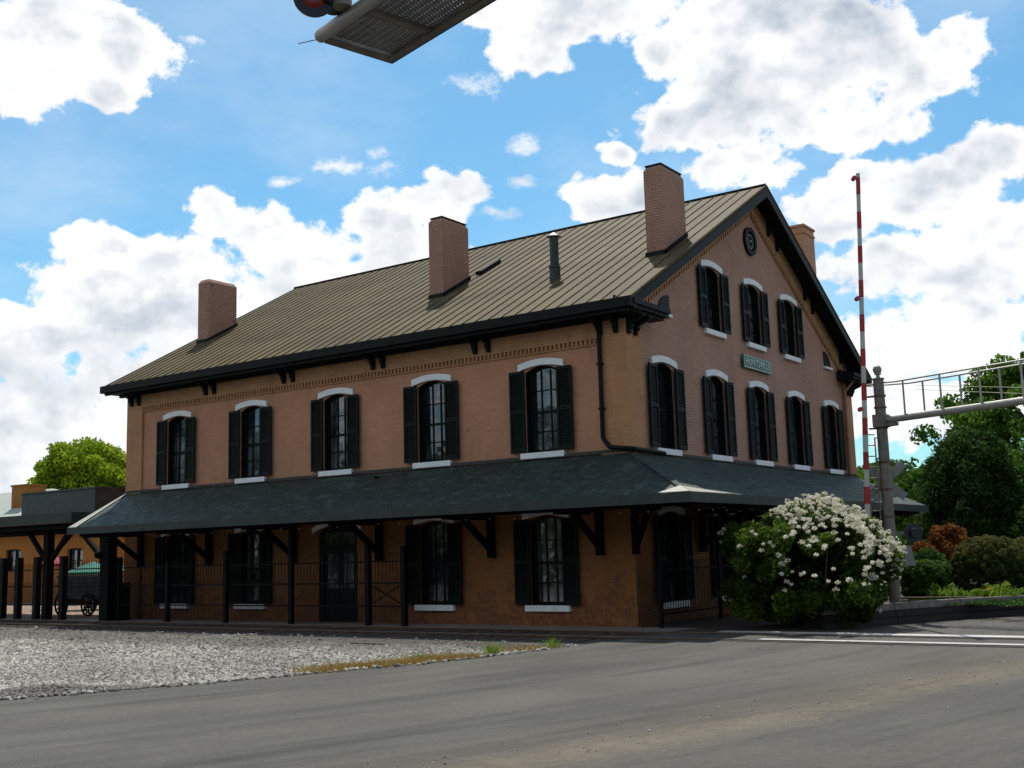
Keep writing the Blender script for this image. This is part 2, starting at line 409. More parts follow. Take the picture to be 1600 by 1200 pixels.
# pilasters and friezes, proud of the wall panels
e = .07
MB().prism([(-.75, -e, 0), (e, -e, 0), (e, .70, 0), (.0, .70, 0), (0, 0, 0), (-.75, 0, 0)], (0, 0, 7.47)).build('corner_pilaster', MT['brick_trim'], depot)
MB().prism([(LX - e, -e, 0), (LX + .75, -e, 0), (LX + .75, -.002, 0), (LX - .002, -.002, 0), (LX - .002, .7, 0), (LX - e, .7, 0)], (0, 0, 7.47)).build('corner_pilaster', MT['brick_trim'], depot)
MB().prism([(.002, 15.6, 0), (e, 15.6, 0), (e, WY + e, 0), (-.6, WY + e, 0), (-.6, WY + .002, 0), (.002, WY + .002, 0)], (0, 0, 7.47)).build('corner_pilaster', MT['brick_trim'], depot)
fz = MB()
fz.box(LX + .752, -.752, -e, -.002, 6.98, 7.47)
fz.box(LX + .752, -.752, -e * .6, -.002, 6.82, 6.86)
x = LX + .80
while x < -.80: fz.box(x, x + .065, -e + .004, -.002, 6.862, 6.978); x += .13
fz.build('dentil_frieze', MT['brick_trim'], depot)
rf_ = MB()
for sgn in (1, -1):
    Y = lambda y: y if sgn > 0 else 2 * RY - y
    y0, y1 = .72, RY
    rf_.prism([(.002, Y(y0), roofz(y0) - .70), (.002, Y(y1), roofz(y1) - .70), (.002, Y(y1), roofz(y1) - .12), (.002, Y(y0), roofz(y0) - .12)], (e, 0, 0))
    y = .95
    while y < RY - .12:
        w = .075
        rf_.prism([(.002, Y(y), roofz(y) - .84), (.002, Y(y + w), roofz(y + w) - .84), (.002, Y(y + w), roofz(y + w) - .702), (.002, Y(y), roofz(y) - .702)], (e - .006, 0, 0)); y += .15
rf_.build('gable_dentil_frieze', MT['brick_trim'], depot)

# roof
rb = MB(); X0, X1 = -19.75, .6; TH = .09
for sgn in (1, -1):
    Y = lambda y: y if sgn > 0 else 2 * RY - y
    ya = -.72
    rb.prism([(X0, Y(ya), roofz(ya)), (X0, Y(RY), RZ), (X0, Y(RY), RZ - TH), (X0, Y(ya), roofz(ya) - TH)], (X1 - X0, 0, 0))
roof = rb.build('roof', MT['roof'], depot)
sb = MB(); x = X0 + .2
while x < X1 - .05:
    for sgn in (1, -1):
        Y = lambda y: y if sgn > 0 else 2 * RY - y
        sb.beam((x, Y(-.72), roofz(-.72) + .012), (x, Y(RY - .02), roofz(RY - .02) + .012), .024, .03)
    x += .42
sb.build('roof_seams', MT['seam'], roof)
MB().tube((X0, RY, RZ + .01), (X1, RY, RZ + .01), .06, n=8).build('ridge_cap', MT['green'], roof)
# eave gutter box, soffit, rake boards, returns
for Y0, Y1, Ys0, Ys1 in ((-.80, -.62, -.62, -.075), (2 * RY + .62, 2 * RY + .80, 2 * RY + .0725, 2 * RY + .62)):
    cb = MB(); cb.box(X0 - .03, X1 + .03, Y0, Y1, 7.50, 7.735); cb.box(X0 + .02, X1 - .02, Ys0, Ys1, 7.475, 7.53)
    if Y0 < 0: cb.box(X0 + .1, X1 - .1, -.70, -.615, 7.42, 7.498); cb.box(X0 + .2, X1 - .2, -.20, -.076, 7.38, 7.476)
    cb.build('eave_cornice', MT['green'], depot)
for xa, xb, xs in ((X1 - .06, X1 + .03, 1), (X0 - .03, X0 + .06, -1)):
    rk = MB()
    for sgn in (1, -1):
        Y = lambda y: y if sgn > 0 else 2 * RY - y
        rk.prism([(xa, Y(-.60), roofz(-.60) - .33), (xa, Y(RY), RZ - .36), (xa, Y(RY), RZ - .092), (xa, Y(-.60), roofz(-.60) - .092)], (xb - xa, 0, 0))
        if xs > 0:
            rk.prism([(.075, Y(-.55), roofz(-.55) - .16), (.075, Y(RY), RZ - .16), (.075, Y(RY), RZ - .095), (.075, Y(-.55), roofz(-.55) - .095)], (.46, 0, 0))
            rk.prism([(X1 - .16, Y(-.5), roofz(-.5) - .28), (X1 - .16, Y(RY), RZ - .30), (X1 - .16, Y(RY), RZ - .165), (X1 - .16, Y(-.5), roofz(-.5) - .165)], (.095, 0, 0))
    rk.build('rake_board', MT['green'], depot)
tr = MB()
for sgn in (1, -1):
    Y = lambda y: y if sgn > 0 else 2 * RY - y
    tr.beam((X1 + .01, Y(-.72), roofz(-.72) + .012), (X1 + .01, Y(RY), RZ + .012), .05, .014)
tr.build('rake_trim', MT['seam'], depot)
for s, yo in ((1, 0), (-1, 2 * RY)):
    rn = MB(); Y = lambda y: yo + s * y
    a, b = sorted((Y(-.62), Y(1.22)))
    rn.box(.075, .60, a, b, 7.50, 7.58); rn.box(.50, .66, a, b, 7.582, 7.70)
    rn.prism([(.072, a, 7.584), (.50, a, 7.584), (.50, a, 7.70), (.072, a, 7.86)], (0, b - a, 0))
    rn.box(.075, .5, a + .02, b - .05, 7.43, 7.498)
    rn.build('cornice_return', MT['green'], depot)
# eave brackets
prof = [(0, 0), (0, -.40), (.045, -.44), (.09, -.40), (.10, -.33), (.15, -.27), (.15, -.20), (.23, -.16), (.36, -.12), (.40, -.06), (.47, -.05), (.47, 0)]
def bracket(pos, out, w=.11, sc=1., zs=0., name='eave_bracket'):
    pos = Vector(pos); out = Vector(out); side = Vector((0, 0, 1)).cross(out)
    m = MB(); m.prism([pos + out * (a * sc) + Vector((0, 0, b * sc)) - side * w / 2 for a, b in prof], side * w)
    return m.build(name, MT['green'], depot)
for xx in (-18.97, -18.6, -15.21, -14.81, -11.67, -11.29, -8.08, -7.70, -4.46, -4.03, -.62, -.18):
    bracket((xx, -.073, 7.474), (0, -1, 0))
for yy in (.02, .36, 15.92, 16.26):
    bracket((.073, yy, 7.428), (1, 0, 0))
for ya in (.95, 3.45, 4.1, 6.3, 6.95):
    for Yv in (ya, 2 * RY - ya):
        bracket((.076, Yv, roofz(ya) - .21), (1, 0, 0), sc=.86, name='rake_bracket')

# chimneys, vent
def chimney(x0, x1, y0, y1, zt, cap):
    m = MB(); zb = roofz(y0) - .3; c = .07
    m.box(x0, x1, y0, y1, zb, zt - .12)
    a = [(x0, y0), (x1, y0), (x1, y1), (x0, y1)]; b = [(x0 + c, y0 + c), (x1 - c, y0 + c), (x1 - c, y1 - c), (x0 + c, y1 - c)]
    m.add([(*q, zt - .119) for q in a] + [(*q, zt) for q in b], [(4, 5, 6, 7)] + [(i, (i + 1) % 4, 4 + (i + 1) % 4, 4 + i) for i in range(4)])
    ch = m.build('chimney', MT['chimney'], depot)
    if cap: MB().box(x0 + .03, x1 - .03, y0 + .03, y1 - .03, zt + .002, zt + .035).build('chimney_cap', MT['green'], ch)
    f = MB(); g = .035
    for (ax, ay, bx, by) in ((x0 - g, y0 - g, x1 + g, y0 - g), (x1 + g, y0 - g, x1 + g, y1 + g), (x0 - g, y1 + g, x1 + g, y1 + g), (x0 - g, y0 - g, x0 - g, y1 + g)):
        za, zb2 = roofz(ay), roofz(by)
        dxn, dyn = (0, 1) if ay == by else (1, 0)
        hh = .12
        s_ = 1 if (ay == by and ay < y0) or (ax == bx and ax < x0) else -1
        f.prism([(ax, ay, za + .0), (bx, by, zb2 + .0), (bx, by, zb2 + hh), (ax, ay, za + hh)], (dxn * s_ * .03, dyn * s_ * .03, 0))
    f.build('flashing', MT['green'], ch)
    return ch
chimney(-18.88, -18.32, 2.55, 3.85, 11.87, False)
chimney(-8.09, -7.55, 2.5, 3.8, 12.03, True)
chimney(-.60, -.05, 2.5, 3.8, 12.02, True)
m = MB(); x0, x1, y0, y1 = -.62, -.05, 12.95, 13.95
m.box(x0, x1, y0, y1, roofz(y1) - .3, 12.38); m.box(x0 - .03, x1 + .03, y0 - .03, y1 + .03, 12.382, 12.45); m.box(x0, x1, y0, y1, 12.452, 12.62); m.box(x0 - .04, x1 + .04, y0 - .04, y1 + .04, 12.622, 12.70)
m.build('chimney', MT['brick'], depot)
m = MB(); bz = roofz(2.0)
m.tube((-3.22, 2.0, bz - .1), (-3.22, 2.0, bz + .32), .16, .15, 16); m.tube((-3.22, 2.0, bz + .30), (-3.22, 2.0, bz + 1.2), .125, n=16)
m.tube((-3.22, 2.0, bz + .31), (-3.22, 2.0, bz + .36), .165, n=16)
v_ = m.build('vent_pipe', MT['fascia'], depot)
MB().tube((-3.22, 2.0, bz + 1.21), (-3.22, 2.0, bz + 1.33), .21, .03, 16).build('vent_cap', MT['alum'], v_)
m = MB(); m.beam((-7.50, 4.10, roofz(4.1) + .09), (-7.34, 4.15, roofz(4.15) + .09), .10, .10)
m.beam((-7.36, 4.12, roofz(4.12) + .09), (-7.36, 5.2, roofz(5.2) + .09), .10, .10)
m.build('roof_conduit', MT['green'], depot)

# windows -------------------------------------------------------------
def arch_pts(w, zs, rise, k=12): return [(-w / 2 + w * i / k, zs + rise * (1 - (2 * i / k - 1) ** 2)) for i in range(k + 1)]
def window_parts(H, rise=.14):
    """local frame: x across, -y outward, z up from the sill line"""
    w = OW - .02; D = .16
    fr = MB(); t = .07
    ar = arch_pts(w, H - .01, rise)
    outer = [(-w / 2, .01), (w / 2, .01)] + ar[::-1]
    ar2 = arch_pts(w - 2 * t, H - .01 - t * .6, rise)
    inner = [(-w / 2 + t, .01 + t), (w / 2 - t, .01 + t)] + ar2[::-1]
    N = len(outer)
    vs = [(a, D, z) for a, z in outer] + [(a, D, z) for a, z in inner] + [(a, D + .07, z) for a, z in outer] + [(a, D + .07, z) for a, z in inner]
    fs = []
    for i in range(N):
        j = (i + 1) % N
        fs += [(i, j, N + j, N + i), (N + i, N + j, 3 * N + j, 3 * N + i)]
    fr.add(vs, fs)
    fr.add([(a, .012, z) for a, z in outer] + [(a, D, z) for a, z in outer], [(i, (i + 1) % N, N + (i + 1) % N, N + i) for i in range(N)])
    fr.add([(a, .012, z) for a, z in outer] + [(a * 1.03, .012, z + (.012 if z > .1 else -.012)) for a, z in outer], [(i, (i + 1) % N, N + (i + 1) % N, N + i) for i in range(N)])
    mid = H * .5
    fr.box(-w / 2 + t, w / 2 - t, D - .005, D + .05, mid - .03, mid + .03)
    for half, (za, zb) in enumerate(((.08, mid - .03), (mid + .03, H + rise - .09))):
        zc = (za + zb) / 2
        fr.box(-w / 2 + t, w / 2 - t, D + .012, D + .04, zc - .013, zc + .013)
        for k in (-1, 1):
            xx = k * (w / 2 - t) / 3
            for q0, q1 in ((za, zc - .013), (zc + .013, zb)): fr.box(xx - .012, xx + .012, D + .012, D + .04, q0, q1)
    pa = MB(); pa.add([(a, D + .045, z) for a, z in inner], [tuple(range(len(inner)))])
    si = MB(); si.box(-.66, .66, -.11, .14, -.15, -.002)
    li = MB(); W = 1.38
    up = arch_pts(W, H + .22, .095); dn = arch_pts(W, H + .045, .105)
    poly = [(a, -.07, z) for a, z in dn] + [(a, -.07, z) for a, z in up[::-1]]
    li.prism(poly, (0, .066, 0))
    sh = MB(); sw = .45; hh = H + .03
    sh.box(0, .055, 0, .045, 0, hh); sh.box(sw - .055, sw, 0, .045, 0, hh)
    for z0, z1 in ((0, .1), (hh * .5 - .05, hh * .5 + .05), (hh - .08, hh)): sh.box(.055, sw - .055, 0, .045, z0, z1)
    for z0, z1 in ((.1, hh * .5 - .05), (hh * .5 + .05, hh - .08)):
        nn = int((z1 - z0) / .062)
        for i in range(nn):
            z = z0 + (i + .5) * (z1 - z0) / nn
            sh.add([(.055, .006, z - .030), (sw - .055, .006, z - .030), (sw - .055, .038, z + .028), (.055, .038, z + .028)], [(0, 1, 2, 3)])
        sh.add([(.055, .040, z0), (sw - .055, .040, z0), (sw - .055, .040, z1), (.055, .040, z1)], [(0, 1, 2, 3)])
    return fr, pa, si, li, sh, sw
def make_window(H):
    fr, pa, si, li, sh, sw = window_parts(H)
    f = fr.build('window', MT['shutter'], depot)
    pa.build('pane', MT['glass'], f, recalc=False); si.build('sill', MT['white'], f, bevel=.008); li.build('lintel', MT['white'], f)
    a = sh.build('shutter', MT['shutter'], f, (-OW / 2 + .005 - sw, -.115, .01))
    b = a.copy(); COL.objects.link(b); b.parent = f; b.location = (OW / 2 - .005, -.115, .01)
    return f
bpy.context.view_layer.update()
def place_window(src, loc, rz, first):
    w = src if first else copy_tree(src, depot)
    w.location = loc; w.rotation_euler = (0, 0, rz)
    for ch in w.children:
        if ch.name.startswith('shutter'):
            ch.rotation_euler = (0, 0, random.uniform(.01, .05) * (-1 if ch.location.x > 0 else 1))
    return w
wa = make_window(2.07); first = True
for xx in XC:
    place_window(wa, (xx, 0, W2[0]), 0, first); first = False
    if xx != XC[2]: place_window(wa, (xx, 0, W1[0]), 0, False)
for yy in YC:
    place_window(wa, (0, yy, W2[0]), PI / 2, False); place_window(wa, (0, yy, W1[0]), PI / 2, False)
wc = make_window(1.69)
for i, yy in enumerate(YC3): place_window(wc, (0, yy, W3[0]), PI / 2, i == 0)
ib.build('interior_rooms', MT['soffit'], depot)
# door
dm = MB(); dxw = XC[2]
dm.box(dxw - .74, dxw - .62, .06, .22, .03, 2.66); dm.box(dxw + .62, dxw + .74, .06, .22, .03, 2.66); dm.box(dxw - .62, dxw + .62, .06, .2, 2.08, 2.2); dm.box(dxw - .62, dxw + .62, .08, .2, 2.52, 2.72)
df = dm.build('door_frame', MT['door'], depot)
MB().box(dxw - .62, dxw + .62, .14, .16, 2.2, 2.52).build('transom_pane', MT['glass'], df)
for s in (-1, 1):
    d = MB(); a, b = sorted((dxw + s * .012, dxw + s * .615))
    d.box(a, b, .12, .17, .03, .95); d.box(a, a + .1, .12, .17, .95, 2.07); d.box(b - .1, b, .12, .17, .95, 2.07); d.box(a + .1, b - .1, .12, .17, 1.93, 2.07)
    d.box(a + .12, b - .12, .105, .118, .2, .8)
    dd = d.build('door', MT['door'], depot)
    MB().box(a + .1, b - .1, .14, .15, .95, 1.93).build('door_pane', MT['glass'], dd)
    MB().sphere((dxw + s * .07, .09, 1.0), .03, 8).build('door_handle', MT['alum'], dd)
up = arch_pts(1.9, 2.67, .22); dn = arch_pts(1.9, 2.53, .22)
MB().prism([(dxw + a, -.07, z) for a, z in dn] + [(dxw + a, -.07, z) for a, z in up[::-1]], (0, .066, 0)).build('door_lintel', MT['white'], depot)
# round gable ventilator
rv = MB(); C0 = Vector((0.0, 8.0, 11.0))
def ring(m, r0, r1, x0_, x1_, n=32, sy=1.):
    vs = []; 
    for r, xx in ((r0, x0_), (r1, x0_), (r1, x1_), (r0, x1_)):
        for i in range(n):
            t = 2 * PI * i / n; vs.append((xx, C0.y + sy * r * math.cos(t), C0.z + r * math.sin(t)))
    fs = []
    for k in range(4):
        for i in range(n): fs.append((k * n + i, k * n + (i + 1) % n, ((k + 1) % 4) * n + (i + 1) % n, ((k + 1) % 4) * n + i))
    m.add(vs, fs)
ring(rv, .30, .44, .003, .09); ring(rv, .12, .20, .003, .06)
rvo = rv.build('round_ventilator', MT['green'], depot)
MB().tube((.003, 8.0, 11.0), (.03, 8.0, 11.0), .31, n=28).build('ventilator_louvre', MT['shutter'], rvo)
wr = MB(); ring(wr, .205, .225, .035, .062); wr.sphere((.05, 8.0, 11.0), .055, 10); wr.build('ventilator_trim', MT['signback'], rvo)
# quarter-round attic vents
for sgn in (1, -1):
    Y = lambda y: y if sgn > 0 else 2 * RY - y
    yv, zv, r = 2.40, 7.84, .62
    q = [(yv, zv)] + [(yv - r * math.sin(a), zv + .52 * math.cos(a)) for a in [PI / 2 * i / 10 for i in range(10, -1, -1)]]
    av = MB().prism([(.004, Y(a), z) for a, z in q], (.03, 0, 0)).build('attic_vent', MT['shutter'], depot)
    a, b = sorted((Y(yv - r - .04), Y(yv + .06)))
    MB().box(.002, .09, a, b, zv - .075, zv - .004).build('vent_sill', MT['white'], av)

# skirt canopy --------------------------------------------------------
CP, CF, CZ0, CZ1 = 2.70, 2.40, 2.95, 4.13
cm = MB(); t = .06
def slab(m, pts, t=.06):
    n = len(pts); m.add(pts + [(a, b, c - t) for a, b, c in pts], [tuple(range(n)), tuple(range(2 * n - 1, n - 1, -1))] + [(i, n + i, n + (i + 1) % n, (i + 1) % n) for i in range(n)])
def cgrid(A, B, C_, D_, nx, ny, amp=.02):
    """slightly uneven shingle surface, A-B along the wall head, D-C along the eave"""
    A, B, C_, D_ = map(Vector, (A, B, C_, D_)); vs = []; fs = []
    for j in range(ny + 1):
        for i in range(nx + 1):
            p = (A.lerp(B, i / nx)).lerp(D_.lerp(C_, i / nx), j / ny)
            dz = amp * (math.sin(p.x * 1.1 + p.y * .9 + j) * .4 + random.uniform(-.5, .5)) if 0 < j < ny and 0 < i < nx else 0
            vs.append((p.x, p.y, p.z + dz + .004))
    for j in range(ny):
        for i in range(nx): fs.append((j * (nx + 1) + i, (j + 1) * (nx + 1) + i, (j + 1) * (nx + 1) + i + 1, j * (nx + 1) + i + 1))
    cm.add(vs, fs)
CLX, CRY = -18.92, 15.3
cgrid((LX - .05, -.01, CZ1), (0, -.01, CZ1), (CP, -CF, CZ0), (CLX, -CF, CZ0), 60, 8)
cgrid((.01, 0, CZ1), (.01, WY, CZ1), (CP, CRY, CZ0), (CP, -CF, CZ0), 50, 8)
canopy = cm.build('canopy', MT['shingle'], depot, recalc=False, smooth=False)
sm = MB()
slab(sm, [(LX - .05, -.08, CZ1 - .04), (CLX, -CF, CZ0 - .04), (CP, -CF, CZ0 - .04), (.08, -.08, CZ1 - .04)], .08)
slab(sm, [(.08, -.08, CZ1 - .04), (CP, -CF, CZ0 - .04), (CP, CRY, CZ0 - .04), (.08, WY, CZ1 - .04)], .08)
# rafters under the deck
x = LX + .3
while x < 2.3:
    yy = -.1 if x < 0 else -x * CF / CP
    sm.beam((x, yy, CZ1 - (CZ1 - CZ0) * (-yy) / CF - .19), (x, -CF + .06, CZ0 - .17), .05, .12); x += .62
sm.build('canopy_deck', MT['soffit'], canopy)
hp = MB(); hp.beam((.03, -.03, CZ1 + .01), (CP - .02, -CF + .02, CZ0 + .02), .16, .02); hp.build('hip_cap', MT['shingle'], canopy)
fm = MB()
fm.box(CLX - .03, CP + .03, -CF - .035, -CF, CZ0 - .19, CZ0 + .02); fm.box(CP, CP + .035, -CF + .002, CRY + .03, CZ0 - .19, CZ0 + .02)
for xe in (LX - .08, ):
    fm.prism([(CLX - .03, -CF, CZ0 - .19), (CLX - .03, -CF, CZ0 - .02), (xe, -.1, CZ1 - .05), (xe, -.1, CZ1 - .22)], (.03, 0, 0))
fm.prism([(CP, CRY + .031, CZ0 - .19), (CP, CRY + .031, CZ0 - .02), (.1, WY + .051, CZ1 - .05), (.1, WY + .051, CZ1 - .22)], (0, -.03, 0))
fm.build('canopy_fascia', MT['fascia'], canopy)
fl = MB(); fl.box(LX, 0, -.10, -.072, CZ1 + .01, CZ1 + .08); fl.box(.072, .10, -.07, WY, CZ1 + .01, CZ1 + .08); fl.build('canopy_flashing', MT['fascia'], canopy)
pm = MB(); pm.box(LX + .5, CP - .35, -CF + .25, -CF + .40, CZ0 - .25, CZ0 - .12 + .0); pm.box(CP - .40, CP - .25, -CF + .42, CRY - .1, CZ0 - .25, CZ0 - .12)
pm.build('canopy_plate_beam', MT['wood_dark'], canopy)
def knee(xx, yy, out):
    o = Vector(out); b = Vector((xx, yy, 0)); m = MB(); z = Vector((0, 0, 1)); R_ = 2.05
    m.beam(b + o * .15 + z * 1.70, b + o * .15 + z * 2.66, .16, .16, up=o)
    m.beam(b + o * .08 + z * 2.735, b + o * R_ + z * 2.735, .15, .15)
    m.beam(b + o * .18 + z * 1.92, b + o * 1.28 + z * 2.68, .13, .13)
    m.build('canopy_bracket', MT['wood_dark'], canopy)
for xx in (-.84, -4.07, -7.89, -11.25, -14.95, -18.3): knee(xx, -.0, (0, -1, 0))
for yy in (3.45, 6.55, 9.5, 12.6, 15.7): knee(0, yy, (1, 0, 0))
q = Vector((1, -1, 0)).normalized(); knee(.03, -.03, q)
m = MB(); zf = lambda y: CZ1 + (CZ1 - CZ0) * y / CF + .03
m.prism([(LX - .06, -.03, zf(-.03)), (LX + .02, -.03, zf(-.03)), (CLX + .42, -CF - .01, zf(-CF)), (CLX - .01, -CF - .01, zf(-CF))], (0, 0, .012)); m.build('end_sun_sliver', MT['sunsliver'], canopy)  # pale sliver painted in for sunlit shingles at the canopy's left end
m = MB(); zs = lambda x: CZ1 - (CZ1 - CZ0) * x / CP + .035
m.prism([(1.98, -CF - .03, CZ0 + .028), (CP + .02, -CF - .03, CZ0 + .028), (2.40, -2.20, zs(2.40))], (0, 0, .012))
m.prism([(CP + .03, -CF - .0, CZ0 + .022), (2.42, -2.19, zs(2.42)), (CP - .06, -.9, zs(CP - .06)), (CP + .03, -.3, CZ0 + .022)], (0, 0, .012)); m.build('corner_sun_sliver', MT['sunsliver'], canopy)  # pale slivers painted in for sunlit shingles at the near corner
# downspouts
m = MB(); m.path([(-.64, -.50, 7.46), (-.64, -.30, 7.30), (-.64, -.145, 7.12), (-.64, -.145, 4.50), (-.46, -.15, 4.27), (.02, -.17, 4.20), (.16, -.10, 4.19), (.17, .95, 4.17), (.24, 1.35, 4.14)], .055, 10)
for zz in (5.2, 6.3): m.box(-.71, -.57, -.21, -.06, zz, zz + .04)
m.build('downspout', MT['green'], depot, smooth=False)
m = MB(); m.path([(.45, 15.55, 7.46), (.14, 15.50, 7.1), (.14, 15.50, 4.2)], .05, 10); m.build('downspout', MT['chimney'], depot)

# station sign
ss = empty('station_sign', (.08, 7.9, 7.18), 'small green sign with raised white letters reading HUNTSVILLE on the gable wall', 'sign')
MB().box(-.02, .02, -1.03, 1.03, -.20, .20).build('board', MT['signgreen'], ss)
m = MB()
for a, b, c, d in ((-1.0, 1.0, .16, .178), (-1.0, 1.0, -.178, -.16), (-1.0, -.98, -.159, .159), (.98, 1.0, -.159, .159)): m.box(.021, .032, a, b, c, d)
m.build('border', MT['signwhite'], ss)
cu = bpy.data.curves.new('lettering', 'FONT'); cu.body = 'HUNTSVILLE'; cu.size = .30; cu.align_x = 'CENTER'; cu.align_y = 'CENTER'; cu.extrude = .008; cu.space_character = 1.12; cu.offset = .0
to = bpy.data.objects.new('lettering', cu); COL.objects.link(to)
dg = bpy.context.evaluated_depsgraph_get(); me = bpy.data.meshes.new_from_object(to.evaluated_get(dg))
bpy.data.objects.remove(to); lo = bpy.data.objects.new('lettering', me); COL.objects.link(lo); me.materials.clear(); me.materials.append(MT['signwhite'])
lo.parent = ss; lo.rotation_euler = (PI / 2, 0, PI / 2); lo.location = (.03, 0, 0)

# string lights along the canopy
sl = empty('string_lights', (0, -CF, 2.7), 'string of tiny clear bulbs looped under the eave of the depot canopy', 'string lights')
m = MB(); bulbs_at = []; prev = None; n = 0
pts = [(x_, -CF + .22, 0) for x_ in np.arange(-18.7, CP - .1, .35)] + [(CP - .12, y_, 0) for y_ in np.arange(-CF + .3, 15, .35)]
for i, (a, b, _) in enumerate(pts):
    z = -.02 - .05 * math.sin(PI * ((i % 5) / 5))
    c = (a, b + CF, z)
    if prev: m.tube(prev, c, .007, n=4, caps=False)
    if i % 2 == 0: bulbs_at.append((c[0], c[1], c[2] - .03))
    prev = c
m.build('wire', MT['black'], sl); bb = MB().sphere((0, 0, 0), .013, 6).build('bulb', MT['bulb'], sl, bulbs_at[0])
for q_ in bulbs_at[1:]:
    c_ = bb.copy(); COL.objects.link(c_); c_.parent = sl; c_.location = q_

# ------------------------------------------------------------------ setting: ground, road, track
def sheet(name, poly, z, mat):
    m = MB(); m.add([(a, b, z) for a, b in poly], [tuple(range(len(poly)))])
    o = m.build(name, mat, recalc=False); o['kind'] = 'structure'; return o
sheet('ground', [(-500, -500), (500, -500), (500, 500), (-500, 500)], -.20, MT['ground'])
EDGE = [(-6.5, -30), (-4.2, -20), (-2.9, -16.6), (-1.75, -14.3), (-.55, -11.6), (.25, -9.6), (.78, -8.0), (1.05, -6.3), (1.2, -5.0), (1.35, -4.1), (1.5, -3.6)]
# asphalt: edge polyline on the left, retaining wall on the right-hand far side
WALLP = [(4.45, .08), (4.78, .62), (5.37, 2.05), (6.3, 3.95), (7.4, 5.65), (9.2, 8.2), (14, 14)]
def lerp_edge(y):
    for (a, b), (c, d) in zip(EDGE[:-1], EDGE[1:]):
        if b <= y <= d: return a + (c - a) * (y - b) / (d - b)
    return EDGE[0][0] if y < EDGE[0][1] else EDGE[-1][0]
am = MB(); ys = list(np.arange(-60, -.3, .4)); NX = 40; rows = []
for y in ys:
    xl = lerp_edge(y) + .10 * math.sin(y * 2.3) * (1 if y < -4 else 0) + random.uniform(-.05, .05)
    rows.append([(xl + (30 - xl) * (i / NX) ** 1.3, y) for i in range(NX + 1)])
for r in rows:
    for a, b in r: am.v.append((a, b, .012 + .02 * math.exp(-((b + 2.2) / 2.) ** 2)))
W_ = NX + 1
for j in range(len(rows) - 1):
    for i in range(NX): am.f.append((j * W_ + i, j * W_ + i + 1, (j + 1) * W_ + i + 1, (j + 1) * W_ + i))
# skirt at the left edge
k0 = len(am.v)
for r in rows: am.v.append((r[0][0] - .06, r[0][1], -.15))
for j in range(len(rows) - 1): am.f.append((k0 + j, j * W_, (j + 1) * W_, k0 + j + 1))
ob = am.build('road', MT['asphalt'], recalc=False); ob['kind'] = 'structure'
sheet('road_far', [(2.6, -.33), (30, -.33), (60, 60), (9, 8), (7.4, 5.7), (6.3, 4.0), (5.37, 2.1), (4.75, .7), (4.3, .15), (2.6, .15)], .010, MT['asphalt'])
# gravel yard, gently uneven
gm = MB(); gx = np.arange(-46, 2.6, .5); gy = np.arange(-34, -.8, .5)
def gh(x, y):
    z = -.05 + .035 * math.sin(x * .7 + y * .4) * math.cos(y * .9 - x * .2) + .02 * math.sin(x * 2.1 + y * 1.3)
    if y > -4.6: z = -.045
    z += .10 * math.exp(-(((x + 2.6) / .9) ** 2 + ((y + 13.6) / .7) ** 2)) + .06 * math.exp(-(((x + 1.5) / .6) ** 2 + ((y + 13.0) / .5) ** 2))
    return z
for y in gy:
    for x in gx: gm.v.append((x, y, gh(x, y)))
W_ = len(gx)
for j in range(len(gy) - 1):
    for i in range(W_ - 1): gm.f.append((j * W_ + i, j * W_ + i + 1, (j + 1) * W_ + i + 1, (j + 1) * W_ + i))
gv = gm.build('gravel_yard', MT['gravel'], recalc=False, smooth=True); gv['kind'] = 'structure'
# loose stones
def stones(name, P, size, mat, kind='stuff', label=None, cat=None, dark=None):
    n = len(P); base = np.array([(-1, -1, -.7), (1, -1, -.7), (1, 1, -.7), (-1, 1, -.7), (-.7, -.7, .7), (.7, -.7, .7), (.7, .7, .7), (-.7, .7, .7)], float) * .5
    V = base[None] * (1 + RNG.uniform(-.35, .35, (n, 8, 3))) * size[:, None, None]
    V *= RNG.uniform(.6, 1.2, (n, 1, 3))
    ax = RNG.normal(size=(n, 3)); ax /= np.linalg.norm(ax, axis=1)[:, None]; an = RNG.uniform(0, 2 * PI, n)
    c, s = np.cos(an)[:, None, None], np.sin(an)[:, None, None]; A = ax[:, None, :]
    V = V * c + np.cross(np.broadcast_to(A, V.shape), V) * s + A * (V * A).sum(-1, keepdims=True) * (1 - c)
    V += P[:, None, :]
    F = np.array([(0, 3, 2, 1), (4, 5, 6, 7), (0, 1, 5, 4), (1, 2, 6, 5), (2, 3, 7, 6), (3, 0, 4, 7)])
    FF = (F[None] + (np.arange(n) * 8)[:, None, None]).reshape(-1)
    me = fast_mesh(name, V.reshape(-1, 3), FF, 4, np.repeat(np.clip(RNG.uniform(0, 1, n) ** 1.0 * (1 if dark is None else dark), 0, 1), 6)); me.materials.append(mat)
    o = bpy.data.objects.new(name, me); COL.objects.link(o)
    tag(o, label, cat, kind=kind); return o
def fast_mesh(name, V, idx, k, tone):
    me = bpy.data.meshes.new(name); nf = len(idx) // k
    me.vertices.add(len(V)); me.vertices.foreach_set('co', np.ascontiguousarray(V, dtype=np.float32).ravel())
    me.loops.add(len(idx)); me.loops.foreach_set('vertex_index', idx.astype(np.int32))
    me.polygons.add(nf); me.polygons.foreach_set('loop_start', np.arange(0, nf * k, k, dtype=np.int32))
    me.update(calc_edges=True)
    a = me.attributes.new('tone', 'FLOAT', 'FACE'); a.data.foreach_set('value', np.asarray(tone, dtype=np.float32))
    return me
CAM = np.array([13.205, -23.722])
pts = []; N = 70000
xx = RNG.uniform(-34, 1.6, N * 4); yy = RNG.uniform(-17.5, -3.7, N * 4)
